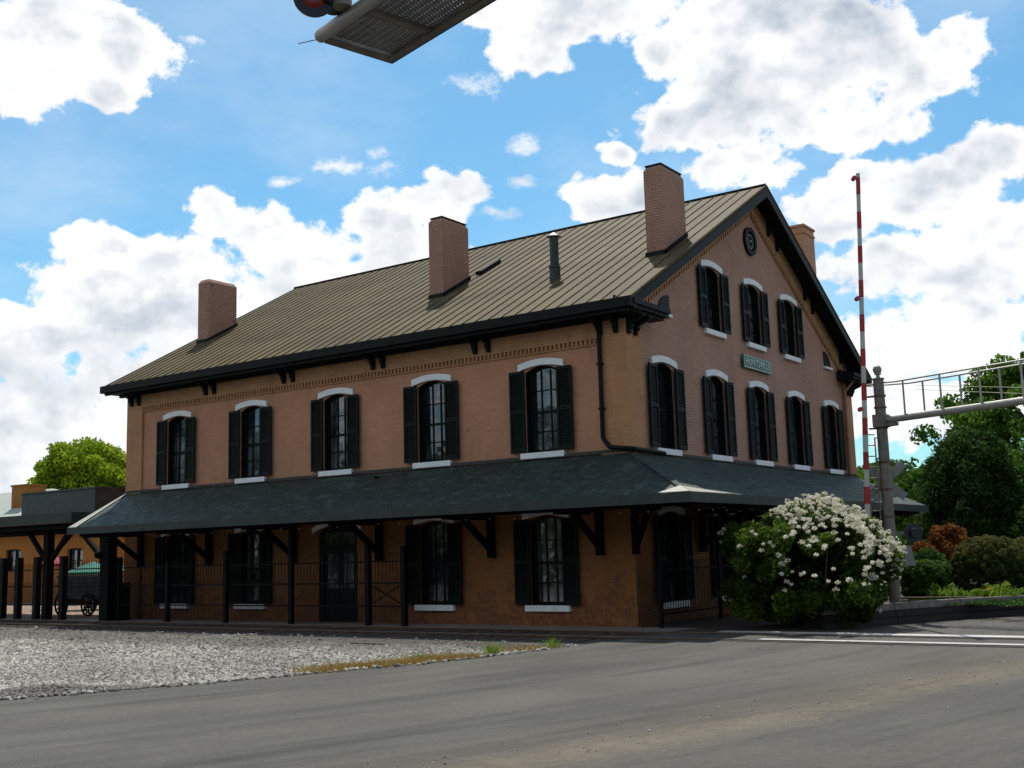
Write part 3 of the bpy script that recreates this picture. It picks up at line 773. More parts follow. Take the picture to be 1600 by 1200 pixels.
d = np.hypot(xx - CAM[0], yy - CAM[1]); keep = RNG.uniform(0, 1, N * 4) < np.clip((22 / d) ** 2, .05, 1)
ed = np.array([lerp_edge(y) for y in np.arange(-18, -3, .05)]); exy = ed[np.clip(((yy + 18) / .05).astype(int), 0, len(ed) - 1)]
# only the wedge the photograph looks across
ang = np.arctan2(yy - CAM[1], xx - CAM[0]); keep &= (yy < -4.35 - .055 * np.clip(xx + 20, 0, 30) + RNG.normal(0, .12, N * 4)) | (RNG.uniform(0, 1, N * 4) < .03)
keep &= (xx < exy + RNG.exponential(.05, N * 4)) & (ang < math.radians(154.5))
xx, yy = xx[keep][:N], yy[keep][:N]; d = np.hypot(xx - CAM[0], yy - CAM[1])
zz = np.array([gh(a, b) for a, b in zip(xx, yy)]) + .012
zz = np.maximum(zz, np.where(xx > exy[keep][:N] + .02, .022, -1))
size = RNG.uniform(.03, .085, len(xx)) * np.clip(d / 22, 1, 1.6)
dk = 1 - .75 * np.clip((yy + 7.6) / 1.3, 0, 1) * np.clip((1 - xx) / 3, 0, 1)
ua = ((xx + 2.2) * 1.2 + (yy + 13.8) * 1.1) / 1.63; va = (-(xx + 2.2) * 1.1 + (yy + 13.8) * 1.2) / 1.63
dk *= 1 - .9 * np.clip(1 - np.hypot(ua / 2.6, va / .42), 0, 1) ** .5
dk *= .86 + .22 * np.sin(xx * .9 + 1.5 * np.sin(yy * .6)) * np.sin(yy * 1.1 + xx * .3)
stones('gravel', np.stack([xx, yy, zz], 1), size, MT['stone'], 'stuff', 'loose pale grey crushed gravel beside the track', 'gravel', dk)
# pebbles and sand swept into a line on the road
yy = RNG.uniform(-20, -2, 260); cx = 8.1 + (yy + 12.4) * .27 - .009 * (yy + 12.4) ** 2
xx = cx + RNG.normal(0, .45, len(yy)) - .2
stones('road_pebbles', np.stack([xx, yy, np.full(len(xx), .016)], 1), RNG.uniform(.006, .022, len(xx)) * (1 + (RNG.uniform(0, 1, len(xx)) > .985) * 1.3), MT['stone'], 'stuff', 'scattered pebbles along the sandy streak on the road', 'pebbles')
# track
tb = MB(); tb.prism([(-90, -1.13, -.14), (-90, -4.35, -.14), (-20, -4.35, -.14), (-9, -4.85, -.14), (-2, -5.2, -.14), (1.0, -5.15, -.14), (1.4, -3.7, -.14), (1.55, -1.13, -.14)], (0, 0, .112)); o = tb.build('track_bed', MT['ballast_dark']); o['kind'] = 'structure'
tb = MB(); x = -60
while x < 1.2: tb.box(x, x + .22, -3.62 + random.uniform(-.05, .05), -1.14, -.034, -.012 + random.uniform(-.008, .008)); x += .53
o = tb.build('track_ties', MT['tie']); o['kind'] = 'structure'
rl = empty('railway_rails', (0, -2.2, 0)); rl['kind'] = 'structure'
for yr in (-1.5, -2.95):
    m = MB(); m.box(-90, 40, yr - .012, yr + .012, -.08, .012); m.box(-90, 40, yr - .065, yr + .065, -.1, -.081); m.box(-90, 40, yr - .034, yr + .034, .0125, .046)
    o = m.build('rail_web', MT['rust'], rl, (0, 2.2, 0))
    m = MB(); m.box(-90, 40, yr - .032, yr + .032, .0462, .0495); m.build('rail_head', MT['railtop'], rl, (0, 2.2, 0))
# crossing panel strips beside the rails
m = MB()
for ya, yb in ((-1.33, -1.24), (-1.64, -1.58), (-2.87, -2.81), (-3.2, -3.05)): m.box(1.6, 40, ya, yb, .0, .0385)
o = m.build('crossing_panel', MT['tie']); o['kind'] = 'structure'
m = MB(); m.box(2.6, 40, -1.235, -.87, .0, .0405); m.box(4.2, 40, -2.80, -2.58, .0, .0405)  # pale strips added beside the rails to paint in their bright glare
o = m.build('rail_glare_strip', MT['railglare']); o['kind'] = 'structure'
m = MB(); m.box(-60, 1.6, -1.125, -.0755, -.18, .02)
o = m.build('platform', MT['concrete']); o['kind'] = 'structure'
m = MB(); m.box(.0755, 3.9, -.07, 16.3, -.18, .018); m.box(1.6, 3.9, -.35, -.0701, -.18, .018)
o = m.build('planting_strip', MT['soil']); o['kind'] = 'structure'
sheet('plaza_paving', [(-80, -1.12), (LX - .1, -1.12), (LX - .1, 20), (-80, 20)], .0, MT['pvmt'])

# dry grass at the road edge
def blades(name, P, h, w, mat, parent=None, lean=.4, loc=None):
    n = len(P); a = RNG.uniform(0, 2 * PI, n); dirv = np.stack([np.cos(a), np.sin(a), np.zeros(n)], 1)
    ln = RNG.normal(0, lean, (n, 2)); top = P + np.stack([ln[:, 0] * h, ln[:, 1] * h, h], 1)
    V = np.stack([P - dirv * w[:, None] / 2, P + dirv * w[:, None] / 2, top + dirv * w[:, None] * .12, top - dirv * w[:, None] * .12], 1).reshape(-1, 3)
    if loc is not None: V = V - np.array(loc)
    me = fast_mesh(name, V, np.arange(4 * n), 4, RNG.uniform(0, 1, n)); me.materials.append(mat)
    o = bpy.data.objects.new(name, me); COL.objects.link(o)
    if parent: o.parent = parent
    if loc is not None and not parent: o.location = loc
    return o
yy = RNG.uniform(-10.6, -4.6, 20000); xx = np.array([lerp_edge(y) for y in yy]) - np.abs(RNG.normal(.0, .48, len(yy)))
w = np.sin(yy * 3.1) * .5 + np.sin(yy * 1.3 + 1) * .7 + np.clip(1.2 - np.abs(yy + 8) / 1.3, -1, 1.2); k = RNG.uniform(-.6, 1.2, len(yy)) < w
xx, yy = xx[k], yy[k]
o = blades('dry_grass', np.stack([xx, yy, np.full(len(xx), -.03)], 1), RNG.uniform(.04, .12, len(xx)), RNG.uniform(.008, .02, len(xx)), MT['drygrass'])
tag(o, 'low strip of dry orange grass between gravel and asphalt', 'grass', kind='stuff')
for i, (a, b, hh) in enumerate(((.42, -6.3, .26), (.86, -4.95, .22), (.1, -8.0, .18))):
    P = np.stack([RNG.normal(a, .07, 120), RNG.normal(b, .10, 120), np.full(120, -.03)], 1)
    o = blades('weed_clump', P, RNG.uniform(.4, 1, 120) * hh, RNG.uniform(.008, .02, 120), MT['limeleaf'], loc=(a, b, -.03))
    tag(o, ['tallest green weed tuft at the asphalt edge, in the middle of the dry grass', 'green weed tuft at the road edge nearest the rails', 'small green weed in the dry grass farthest from the rails'][i], 'weed', 'weeds along the asphalt edge')

# ------------------------------------------------------------------ iron fences
def fence(name, label, A, B, posts, H=1.85, posth=2.08, pw=.13, zrails=(.5, 1.1, 1.66), extra=True, group=None):
    A = Vector(A); B = Vector(B); L = (B - A).length; u = (B - A) / L
    f = empty(name, A, label, 'fence', group)
    ms = sorted(posts); 
    for s_, hh in ms:
        p = u * s_; m = MB()
        m.beam(p, p + Vector((0, 0, hh)), pw, pw, up=u); m.build('post', MT['black'], f)
    for (a, _), (b, _) in zip(ms[:-1], ms[1:]):
        m = MB(); p0 = u * (a + pw / 2); p1 = u * (b - pw / 2)
        for z in zrails: m.beam(p0 + Vector((0, 0, z)), p1 + Vector((0, 0, z)), .03, .04)
        m.build('rails', MT['black'], f)
        m = MB(); n = max(2, int((p1 - p0).length / .125)); dd = (p1 - p0).length / n
        for i in range(n):
            c = p0 + u * dd * (i + .5); off = Vector((-u.y, u.x, 0)) * .0
            m.tube(c + Vector((0, 0, .06)), c + Vector((0, 0, H - .06 + .03 * (i % 2))), .0085, n=5); m.tube(c + Vector((0, 0, H - .06 + .03 * (i % 2))), c + Vector((0, 0, H + .03 + .03 * (i % 2))), .016, .001, n=5)
            if extra:
                c2 = c + u * dd * .5
                if i < n - 1: m.tube(c2 + Vector((0, 0, .06)), c2 + Vector((0, 0, zrails[1] + .13)), .007, n=5)
        m.build('pickets', MT['black'], f)
    return f
fx0 = -18.2
ff = fence('iron_fence', 'black iron picket fence with tall square posts standing between depot front and track', (fx0, -1.0, .02), (-6.2, -1.0, .02),
      [(0, 2.0), (fx0 * -1 - 15.8, 1.8), (fx0 * -1 - 13.15, 2.08), (fx0 * -1 - 10.43, 2.38), (fx0 * -1 - 7.53, 2.1), (fx0 * -1 - 6.27, 2.05)])
m = MB(); xa, xb = -fx0 - 7.53 + .1, -fx0 - 6.27 - .1
m.beam((xa, 0, .55), (xb, 0, 1.05), .02, .03); m.beam((xa, .02, 1.05), (xb, .02, .55), .02, .03); m.build('cross_brace', MT['black'], ff)
fence('iron_fence', 'black iron picket fence on close-set posts below the low platform roof at the left edge', (-34, -1.0, .02), (-18.9, -1.0, .02),
      [(0, 2.1), (3, 2.1), (6, 2.1), (9.19, 2.1), (10.14, 2.1), (11.25, 2.1), (12.76, 2.1), (15.1, 2.1)], pw=.2)
fence('iron_fence', 'short black iron picket fence along the gable wall, running behind the flowering bush', (.75, -.2, .02), (.75, 12.6, .02),
      [(0, 1.4), (3.2, 1.7), (6.4, 1.7), (9.6, 1.7), (12.8, 1.7)], H=1.5, posth=1.7, pw=.09, zrails=(.3, 1.3), extra=False)

# ------------------------------------------------------------------ annex canopy on the left
ax = empty('platform_shelter', (-20.1, -1.5, 0), 'low dark platform shelter with braced timber posts and boxy parapet left of the depot', 'shelter')
off = Vector((20.1, 1.5, 0))
def axb(m, name, mat, parent=ax):
    m.v = [tuple(Vector(v) + off) for v in m.v]; return m.build(name, mat, parent)
m = MB(); m.box(-38, -20.1, -1.5, 3.0, 3.44, 3.52); axb(m, 'roof', MT['boxgreen'])
m = MB(); m.box(-38, -20.07, -1.54, -1.5, 3.22, 3.54); m.box(-20.1, -20.06, -1.5, 3.0, 3.22, 3.54); axb(m, 'fascia', MT['fascia'])
m = MB(); m.box(-38, -20.3, -1.35, -1.2, 3.02, 3.2); m.box(-38, -20.3, 2.6, 2.75, 3.02, 3.2); m.box(-38, -19.9, -1.1, -.9, 2.92, 3.12)
for xx in np.arange(-37.5, -20.2, 1.2): m.box(xx, xx + .08, -1.19, 2.6, 3.08, 3.2)
axb(m, 'ceiling_beams', MT['wood_dark'])
m = MB(); m.box(-27.1, -22.5, 1.0, 2.95, 3.53, 4.52); m.box(-27.14, -22.46, .96, 2.99, 4.522, 4.58); axb(m, 'parapet_box', MT['boxgreen'])
for xx in (-22.12, -27.0, -32.0):
    m = MB(); m.box(xx - .13, xx + .13, -1.13, -.87, .02, 2.92)
    for s in (-1, 1): m.beam((xx + s * .12, -1.0, 1.95), (xx + s * 1.15, -1.0, 2.93), .12, .14, up=(0, 1, 0))
    m.beam((xx, -.88, 2.1), (xx, -.1, 2.95), .12, .12, up=(1, 0, 0))
    axb(m, 'post', MT['wood_dark'])
m = MB(); m.box(-18.85, -18.42, -1.28, -.95, .02, 2.70); m.box(-18.80, -18.3, -.84, -.5, .02, 1.2)
m.beam((-18.95, -1.06, 1.95), (-20.2, -1.06, 2.9), .14, .14, up=(0, 1, 0)); m.sphere((-18.9, -1.32, 2.12), .13, 10)
axb(m, 'corner_pier', MT['wood_dark'])
# ochre building behind
ob_ = empty('ochre_building', (-33.6, 9, 0), 'low ochre brick building with pale shingle roof and stub chimney behind the platform shelter', 'building')
def obb(m, name, mat, parent=ob_):
    m.v = [(a + 33.6, b - 9, c) for a, b, c in m.v]; return m.build(name, mat, parent)
owc = [(x_ + 62, 1.35, 1.55, 2.62, .05) for x_ in (-50.5, -45.6, -40.72)] + [(-35.5 + 62, 1.25, 1.5, 2.55, .05)]
m = MB(); facade(m, (-62, 9, 0), (1, 0, 0), (0, -1, 0), 28.4, lambda q: 3.5, owc)
m.v = [(a + 33.6, b - 9, c) for a, b, c in m.v]; m.build('wall', MT['ochre'], ob_, recalc=False)
m = MB(); m.box(-62, -33.6, 9.3, 17, 0, 3.4); obb(m, 'wall_core', MT['ochre'])
for uc, w_, zs, zp, r_ in owc:
    xx = uc - 62; m = MB(); m.box(xx - w_ / 2, xx + w_ / 2, 9.12, 9.2, zp - .05, zp + .04); m.box(xx - w_ / 2, xx + w_ / 2, 9.12, 9.2, zs, zs + .07)
    m.box(xx - w_ / 2, xx - w_ / 2 + .07, 9.12, 9.2, zs + .07, zp - .05); m.box(xx + w_ / 2 - .07, xx + w_ / 2, 9.12, 9.2, zs + .07, zp - .05); m.box(xx - .03, xx + .03, 9.13, 9.19, zs + .07, zp - .05); m.box(xx - w_ / 2 + .07, xx - .03, 9.13, 9.19, (zs + zp) / 2 - .02, (zs + zp) / 2 + .02)
    m.box(xx + .03, xx + w_ / 2 - .07, 9.13, 9.19, (zs + zp) / 2 - .02, (zs + zp) / 2 + .02)
    wf = obb(m, 'window', MT['shutter'])
    m = MB(); m.box(xx - w_ / 2, xx + w_ / 2, 9.205, 9.22, zs, zp + .05); obb(m, 'pane', MT['glass'], wf)
m = MB(); m.add([(-62.4, 8.3, 3.57), (-62.4, 13.3, 6.05), (-62.4, 18.3, 3.57), (-44.2, 13.3, 6.05), (-33.2, 8.3, 3.57), (-33.2, 18.3, 3.57), (-62.4, 8.3, 3.43), (-62.4, 18.3, 3.43), (-33.2, 8.3, 3.43), (-33.2, 18.3, 3.43)], [(0, 4, 3, 1), (1, 3, 5, 2), (3, 4, 5), (0, 1, 2, 7, 6), (0, 6, 8, 4), (4, 8, 9, 5), (5, 9, 7, 2), (6, 7, 9, 8)]); rfo = obb(m, 'roof', MT['greyroof'])
m = MB(); m.box(-44.4, -43.1, 11, 12.2, 4.6, 6.08); m.box(-44.46, -43.04, 10.95, 12.25, 6.082, 6.17); obb(m, 'chimney', MT['ochre'], rfo)

# baggage wagon
wg = empty('baggage_wagon', (-23.4, 1.5, 0), 'grey slatted baggage wagon on spoked wheels under the platform shelter', 'wagon')
m = MB(); m.box(-1.25, 1.25, -.5, .5, .72, .80); m.box(-1.25, 1.25, -.45, -.38, .60, .718); m.box(-1.25, 1.25, .38, .45, .60, .718); m.build('deck', MT['wagon'], wg)
m = MB()
for xx in np.arange(-1.2, 1.25, .12): m.box(xx, xx + .07, -.5, -.47, .802, 1.42); m.box(xx, xx + .07, .47, .5, .802, 1.42)
m.box(-1.25, 1.25, -.53, -.502, 1.36, 1.44); m.box(-1.25, 1.25, -.53, -.502, 1.05, 1.12); m.box(-1.25, -1.2, -.46, .46, .802, 1.42); m.box(1.2, 1.25, -.46, .46, .802, 1.42)
m.build('slatted_side', MT['wagon'], wg)
wheel = None
for sx in (-.8, .8):
    for sy in (-.6, .6):
        if wheel is None:
            m = MB(); nn = 20
            for i in range(nn):
                a, b = 2 * PI * i / nn, 2 * PI * (i + 1) / nn; m.beam((.38 * math.cos(a), 0, .38 * math.sin(a)), (.38 * math.cos(b), 0, .38 * math.sin(b)), .05, .05, up=(0, 1, 0))
            for i in range(10): a = 2 * PI * i / 10; m.beam((0, 0, 0), (.37 * math.cos(a), 0, .37 * math.sin(a)), .03, .03, up=(0, 1, 0))
            m.tube((0, -.06, 0), (0, .06, 0), .06, n=10); wheel = m.build('wheel', MT['black'], wg, (sx, sy, .41))
        else:
            c = wheel.copy(); COL.objects.link(c); c.parent = wg; c.location = (sx, sy, .41)
m = MB(); m.tube((-.8, -.54, .41), (-.8, .54, .41), .03); m.box(-.86, -.74, -.3, .3, .43, .6); m.build('axle', MT['black'], wg)
m = MB(); m.tube((.8, -.54, .41), (.8, .54, .41), .03); m.box(.74, .86, -.3, .3, .43, .6); m.build('axle', MT['black'], wg)

def umbrella(loc, r, h, mat, label, group):
    u_ = empty('patio_umbrella', loc, label, 'umbrella', group); m = MB(); n = 8; top = (0, 0, h); vs = [top]
    for i in range(n): a = 2 * PI * i / n; vs.append((r * math.cos(a), r * math.sin(a), h - .42))
    for i in range(n): a = 2 * PI * i / n; vs.append((r * math.cos(a), r * math.sin(a), h - .52))
    m.add(vs, [(0, 1 + i, 1 + (i + 1) % n) for i in range(n)] + [(1 + i, 1 + n + i, 1 + n + (i + 1) % n, 1 + (i + 1) % n) for i in range(n)])
    m.build('canvas', mat, u_, recalc=False); MB().tube((0, 0, 0), (0, 0, h + .06), .025, n=8).build('pole', MT['alum'], u_)
umbrella((-27.7, 4.6, -.02), 1.1, 1.95, MT['umb'], 'green patio umbrella just behind the left end of the baggage wagon', 'green umbrellas on the plaza')
umbrella((-26.0, 5.6, 0), 1.1, 1.95, MT['umb'], 'green patio umbrella half hidden by the depot corner pier', 'green umbrellas on the plaza')
umbrella((-30.2, 4.4, 0), .55, 2.3, MT['umbred'], 'dark red patio umbrella behind the braced shelter post', None)

# ------------------------------------------------------------------ vegetation
def leaves(name, clumps, per, size, mat, parent=None, loc=(0, 0, 0), flat=.0, aspect=1.6, shell=.5, updir=0., seed=None, tonebias=0., ztone=0.):
    """clumps: array (n,6) centre xyz + radii xyz (world); every leaf one small quad"""
    C = np.asarray(clumps, float); n = len(C) * per
    ci = np.repeat(np.arange(len(C)), per)
    d = RNG.normal(size=(n, 3)); d /= np.linalg.norm(d, axis=1)[:, None]
    r = RNG.uniform(0, 1, n) ** (1 / (1 + 4 * shell)); P = C[ci, :3] + d * r[:, None] * C[ci, 3:]
    nrm = RNG.normal(size=(n, 3)) + d * .8 + np.array([0, 0, updir]); nrm /= np.linalg.norm(nrm, axis=1)[:, None]
    a = np.cross(nrm, RNG.normal(size=(n, 3))); a /= np.linalg.norm(a, axis=1)[:, None]; b = np.cross(nrm, a)
    s = (size * RNG.uniform(.6, 1.3, n))[:, None]
    V = np.stack([P - a * s * aspect * .5, P + b * s * .42, P + a * s * aspect * .5, P - b * s * .42], 1).reshape(-1, 3) - np.array(loc)
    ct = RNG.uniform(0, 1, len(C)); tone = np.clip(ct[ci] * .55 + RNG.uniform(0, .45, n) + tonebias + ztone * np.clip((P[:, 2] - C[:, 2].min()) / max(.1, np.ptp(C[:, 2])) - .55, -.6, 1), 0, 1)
    me = fast_mesh(name, V, np.arange(4 * n), 4, tone); me.materials.append(mat)
    o = bpy.data.objects.new(name, me); COL.objects.link(o)
    if parent: o.parent = parent
    else: o.location = loc
    return o
def crown_clumps(c, R_, n, rr, lobes=7, low=-.6):
    c = np.array(c); R_ = np.array(R_); out = []
    L = RNG.normal(size=(lobes, 3)); L /= np.linalg.norm(L, axis=1)[:, None]; L[:, 2] = np.abs(L[:, 2]) * .8 - .1
    while len(out) < n:
        d = RNG.normal(size=3); d /= np.linalg.norm(d)
        if d[2] < low: continue
        k = max(0, (L @ d).max()); rad = (.62 + .42 * k ** 3) * RNG.uniform(.55, 1.0) ** .5
        p = c + d * R_ * rad; r = rr * RNG.uniform(.6, 1.35); out.append([*p, r, r, r * .7])
    return np.array(out)
def trunk(base, clumps, r, top, parent, nb=14, loc=(0, 0, 0)):
    m = MB(); b = Vector(base) - Vector(loc); t_ = Vector(top) - Vector(loc); k = 5; prev = b
    pts = [b.lerp(t_, i / k) + Vector((random.uniform(-.15, .15), random.uniform(-.15, .15), 0)) * (i > 0) for i in range(k + 1)]
    for i in range(k): m.tube(pts[i], pts[i + 1], r * (1 - .13 * i), r * (1 - .13 * (i + 1)), 10)
    sel = random.sample(range(len(clumps)), min(nb, len(clumps)))
    for s in sel:
        q = Vector(clumps[s][:3]) - Vector(loc); a = pts[random.randint(2, k)]; mid = a.lerp(q, .5) + Vector((0, 0, .3))
        m.tube(a, mid, r * .38, r * .22, 6, False); m.tube(mid, q, r * .22, r * .06, 6, False)
    m.build('trunk', MT['bark'], parent, smooth=True)
def tree(name, label, cat, base, c, R_, n, rr, per, size, mat, r=.3, group=None, **kw):
    e_ = empty(name, base, label, cat, group); cl = crown_clumps(c, R_, n, rr, **kw)
    leaves('crown', cl, per, size, mat, e_, base); trunk(base, cl, r, (c[0], c[1], c[2] + R_[2] * .2), e_, loc=base)
    return e_
tree('maple_tree', 'bright yellow-green rounded tree beyond the low buildings on the left', 'tree', (-48.8, 18.6, -.2), (-48.8, 18.6, 6.3), (3.5, 4.2, 3.9), 130, .85, 300, .17, MT['leafbright'], .35)
tree('oak_tree', 'tall spreading green tree with sky gaps rising above the signal arm', 'tree', (4.6, 31, -.2), (4.9, 31.0, 6.7), (6.2, 5.0, 4.3), 150, .80, 210, .17, MT['leaf'], .4, 'trees behind the garden', low=-.9)
tree('oak_tree', 'rounded mid green tree low on the skyline just right of the depot corner', 'tree', (-9.5, 52, -.2), (-9.5, 52, 4.2), (4.4, 4, 3.5), 80, 1.0, 150, .24, MT['leaf'], .35, 'trees behind the garden')
tree('oak_tree', 'broad green tree between the signal mast and the dark cedar', 'tree', (-3.6, 48, -.2), (-3.6, 48, 3.6), (5.2, 4, 4.0), 110, 1.0, 170, .22, MT['leaf'], .35, 'trees behind the garden')
tree('oak_tree', 'shrubby green tree filling the gap between cedar and right edge, behind the garden', 'tree', (6.0, 24, -.2), (6.2, 24, 3.1), (3.4, 3, 2.9), 110, .75, 190, .14, MT['leaf'], .25, 'trees behind the garden', low=-.9)
tree('oak_tree', 'light green tree seen through the gap under the shelter at the ochre wall end', 'tree', (-32, 14, -.2), (-32, 14, 2.2), (2.0, 2, 2.0), 40, .7, 120, .14, MT['leafbright'], .15)
tree('oak_tree', 'leafy mid green tree just right of the signal mast, overlapping the tall oak', 'tree', (2.2, 27, -.2), (2.0, 27.0, 3.9), (2.6, 2.6, 2.7), 100, .6, 230, .14, MT['leaf'], .25, 'trees behind the garden', low=-.9)
# cedar
cb_ = (2.9, 20.8, -.2); ce = empty('cedar_tree', cb_, 'dense dark blue-green conifer standing behind the clipped garden shrubs', 'tree', 'trees behind the garden')
cl = []
for i in range(240):
    h = RNG.uniform(0, 1) ** .8; z = .5 + h * 5.0; rr = 2.5 * (1 - h) ** .45 * RNG.uniform(.55, 1.06) + .1; a = RNG.uniform(0, 2 * PI)
    cl.append([cb_[0] + rr * math.cos(a), cb_[1] + rr * math.sin(a), z, .42, .42, .55])
leaves('crown', cl, 260, .075, MT['leafcedar'], ce, cb_, aspect=2.6, shell=.3); trunk(cb_, np.array(cl), .25, (cb_[0], cb_[1], 4.3), ce, 6, cb_)
cb_ = (6.6, 19.5, -.2); ce = empty('cedar_tree', cb_, 'second dark conifer mass low at the right edge above the reddish hedge', 'tree', 'trees behind the garden')
cl = []
for i in range(160):
    h = RNG.uniform(0, 1) ** .8; z = .3 + h * 3.9; rr = 2.3 * (1 - h) ** .5 * RNG.uniform(.55, 1.06) + .1; a = RNG.uniform(0, 2 * PI)
    cl.append([cb_[0] + rr * math.cos(a), cb_[1] + rr * math.sin(a), z, .42, .42, .5])
leaves('crown', cl, 170, .10, MT['leafcedar'], ce, cb_, aspect=2.4, shell=.3); trunk(cb_, np.array(cl), .2, (cb_[0], cb_[1], 2.6), ce, 6, cb_)
# distant tree line
cl = crown_clumps((30, 110, 2), (70, 12, 9), 260, 3.2, 20, -.3); o = leaves('distant_wood', cl, 130, .7, MT['leaf'], None, (30, 110, 0)); tag(o, 'far green tree line on the horizon behind everything at the right', 'trees', kind='stuff')

belt = []  # unseen trees added to block low sky and darken the ground floor
for i in range(330):
    a = math.radians(RNG.uniform(150, 372)); rr_ = RNG.uniform(62, 72); belt.append([rr_ * math.cos(a) + 2, rr_ * math.sin(a) + 2, RNG.uniform(.5, 12.), 3.4, 3.4, 2.4])
belt = [b for b in belt if not (b[0] < -38 and b[1] > -25)]
o = leaves('added_tree_belt', belt, 150, .75, MT['leaf'], None, (2, -60, 0)); tag(o, 'unseen belt of trees added behind the viewer to dim the low sky', 'trees', kind='stuff')
# flowering crape myrtle
B0 = (3.85, 1.45, .02); bu = empty('flowering_bush', B0, 'large crape myrtle bush covered in white blossom in front of the gable canopy', 'bush')
cl = []; tries = 0
cc = np.array((3.95, .62, 1.42)); rightv = np.array((.817, .576, 0)); fw = np.array((-.57, .82, 0))
while len(cl) < 230:
    d = RNG.normal(size=3); d /= np.linalg.norm(d); k = RNG.uniform(.72, 1.0)
    d = d / max(abs(d[0]), abs(d[2])) ** .30
    a, b, c = d * k
    wob = 1 + .10 * math.sin(5 * math.atan2(c, a) + 1) + .06 * math.sin(9 * math.atan2(b, a))
    hz = 1.25 if c > 0 else 1.42
    wd = 1.92 * (1 if c > -.2 else 1.02)
    if c > .55 and a < -.35: continue
    p = cc + rightv * a * (wd - .20) * wob + fw * b * 1.45 + np.array((0, 0, c * hz * wob))
    if p[2] < .05: continue
    r = RNG.uniform(.16, .32); cl.append([*p, r, r, r * .9])
cl = np.array(cl); leaves('foliage', cl, 210, .072, MT['leafmyrtle'], bu, B0)
core = []
for i in range(60):
    d = RNG.normal(size=3); d /= np.linalg.norm(d); d *= RNG.uniform(0, .7); core.append([*(cc + rightv * d[0] * 1.8 + fw * d[1] * 1.3 + np.array((0, 0, d[2] * 1.3))), .4, .4, .4])
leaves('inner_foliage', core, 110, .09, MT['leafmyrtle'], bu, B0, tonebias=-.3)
m = MB()
for i in range(14):
    q = cl[random.randint(0, len(cl) - 1)][:3]; m.tube(Vector((random.uniform(-.3, .3), random.uniform(-.3, .3), 0)), (Vector(q) - Vector(B0)) * .9, .035, .012, 6, False)
m.build('stems', MT['bark'], bu)
# blossom panicles: clusters along the upper and outer shell
fl_ = []
while len(fl_) < 900:
    d = RNG.normal(size=3); d /= np.linalg.norm(d); a, b, c = d
    pr = (1.0 if c > .15 else .42 if c > -.25 else .10) * (1.0 if a > -.45 or c > .45 else .22) * (1.0 if a < .2 or c > -.2 else 1.6)
    if a < -.62: pr *= .08
    if c < -.2: pr *= .15 if a < .45 else .35
    if RNG.uniform() > pr: continue
    d = d / max(abs(a), abs(c)) ** .30; a, b, c = d
    wob = 1 + .10 * math.sin(5 * math.atan2(c, a) + 1) + .06 * math.sin(9 * math.atan2(b, a))
    if c > .55 and a < -.35: continue
    p = cc + (rightv * a * 1.72 * wob + fw * b * 1.45 + np.array((0, 0, c * (1.25 if c > 0 else 1.42) * wob))) * RNG.uniform(.98, 1.1)
    if p[2] < .3: continue
    r = RNG.uniform(.03, .055); fl_.append([*p, r * 1.35, r * 1.35, r])
leaves('blossom', fl_, 44, .032, MT['flower'], bu, B0, aspect=1.1)

def shrub(name, label, c, R_, n, rr, per, size, mat, zb=.36, group=None, box=0, **kw):
    b0 = (c[0], c[1], zb); e_ = empty(name, b0, label, 'shrub', group); cl = []
    while len(cl) < n:
        d = RNG.normal(size=3); d /= np.linalg.norm(d)
        if d[2] < -.75: continue
        if box: mx = np.abs(d).max(); d = d * ((1 - box) + box / mx * .85)
        k = RNG.uniform(.86, .97) if RNG.uniform() < .8 else RNG.uniform(.3, .85)
        p = np.array(c) + d * np.array(R_) * k
        if p[2] < zb: continue
        cl.append([*p, rr, rr, rr])
    leaves('foliage', cl, per, size, mat, e_, b0, **kw)
    MB().tube((0, 0, -.05), (0, 0, R_[2]), .06, .03, 8).build('stem', MT['bark'], e_)
    return e_
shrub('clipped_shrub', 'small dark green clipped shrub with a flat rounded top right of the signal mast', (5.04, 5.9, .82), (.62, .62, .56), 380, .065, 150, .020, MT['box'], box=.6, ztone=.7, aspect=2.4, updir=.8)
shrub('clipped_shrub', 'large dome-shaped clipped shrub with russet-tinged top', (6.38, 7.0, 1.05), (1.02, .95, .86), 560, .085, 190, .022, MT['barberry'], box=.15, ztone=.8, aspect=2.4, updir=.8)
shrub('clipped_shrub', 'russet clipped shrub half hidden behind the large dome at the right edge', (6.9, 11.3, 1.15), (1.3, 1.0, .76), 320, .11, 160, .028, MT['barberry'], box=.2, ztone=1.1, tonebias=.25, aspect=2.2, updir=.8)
shrub('red_shrub', 'loose orange-red shrub glowing behind the clipped shrubs', (4.4, 10.8, 1.35), (.62, .6, .85), 80, .20, 150, .06, MT['redleaf'])
shrub('red_shrub', 'small orange-red sprig directly beside the round signal lamp', (4.0, 9.6, 1.28), (.4, .35, .45), 36, .15, 120, .05, MT['redleaf'])
shrub('green_shrub', 'drooping dark green shrub between signal lamp and red shrub', (4.45, 8.2, .95), (.55, .5, .62), 70, .16, 120, .05, MT['box'], tonebias=.15)
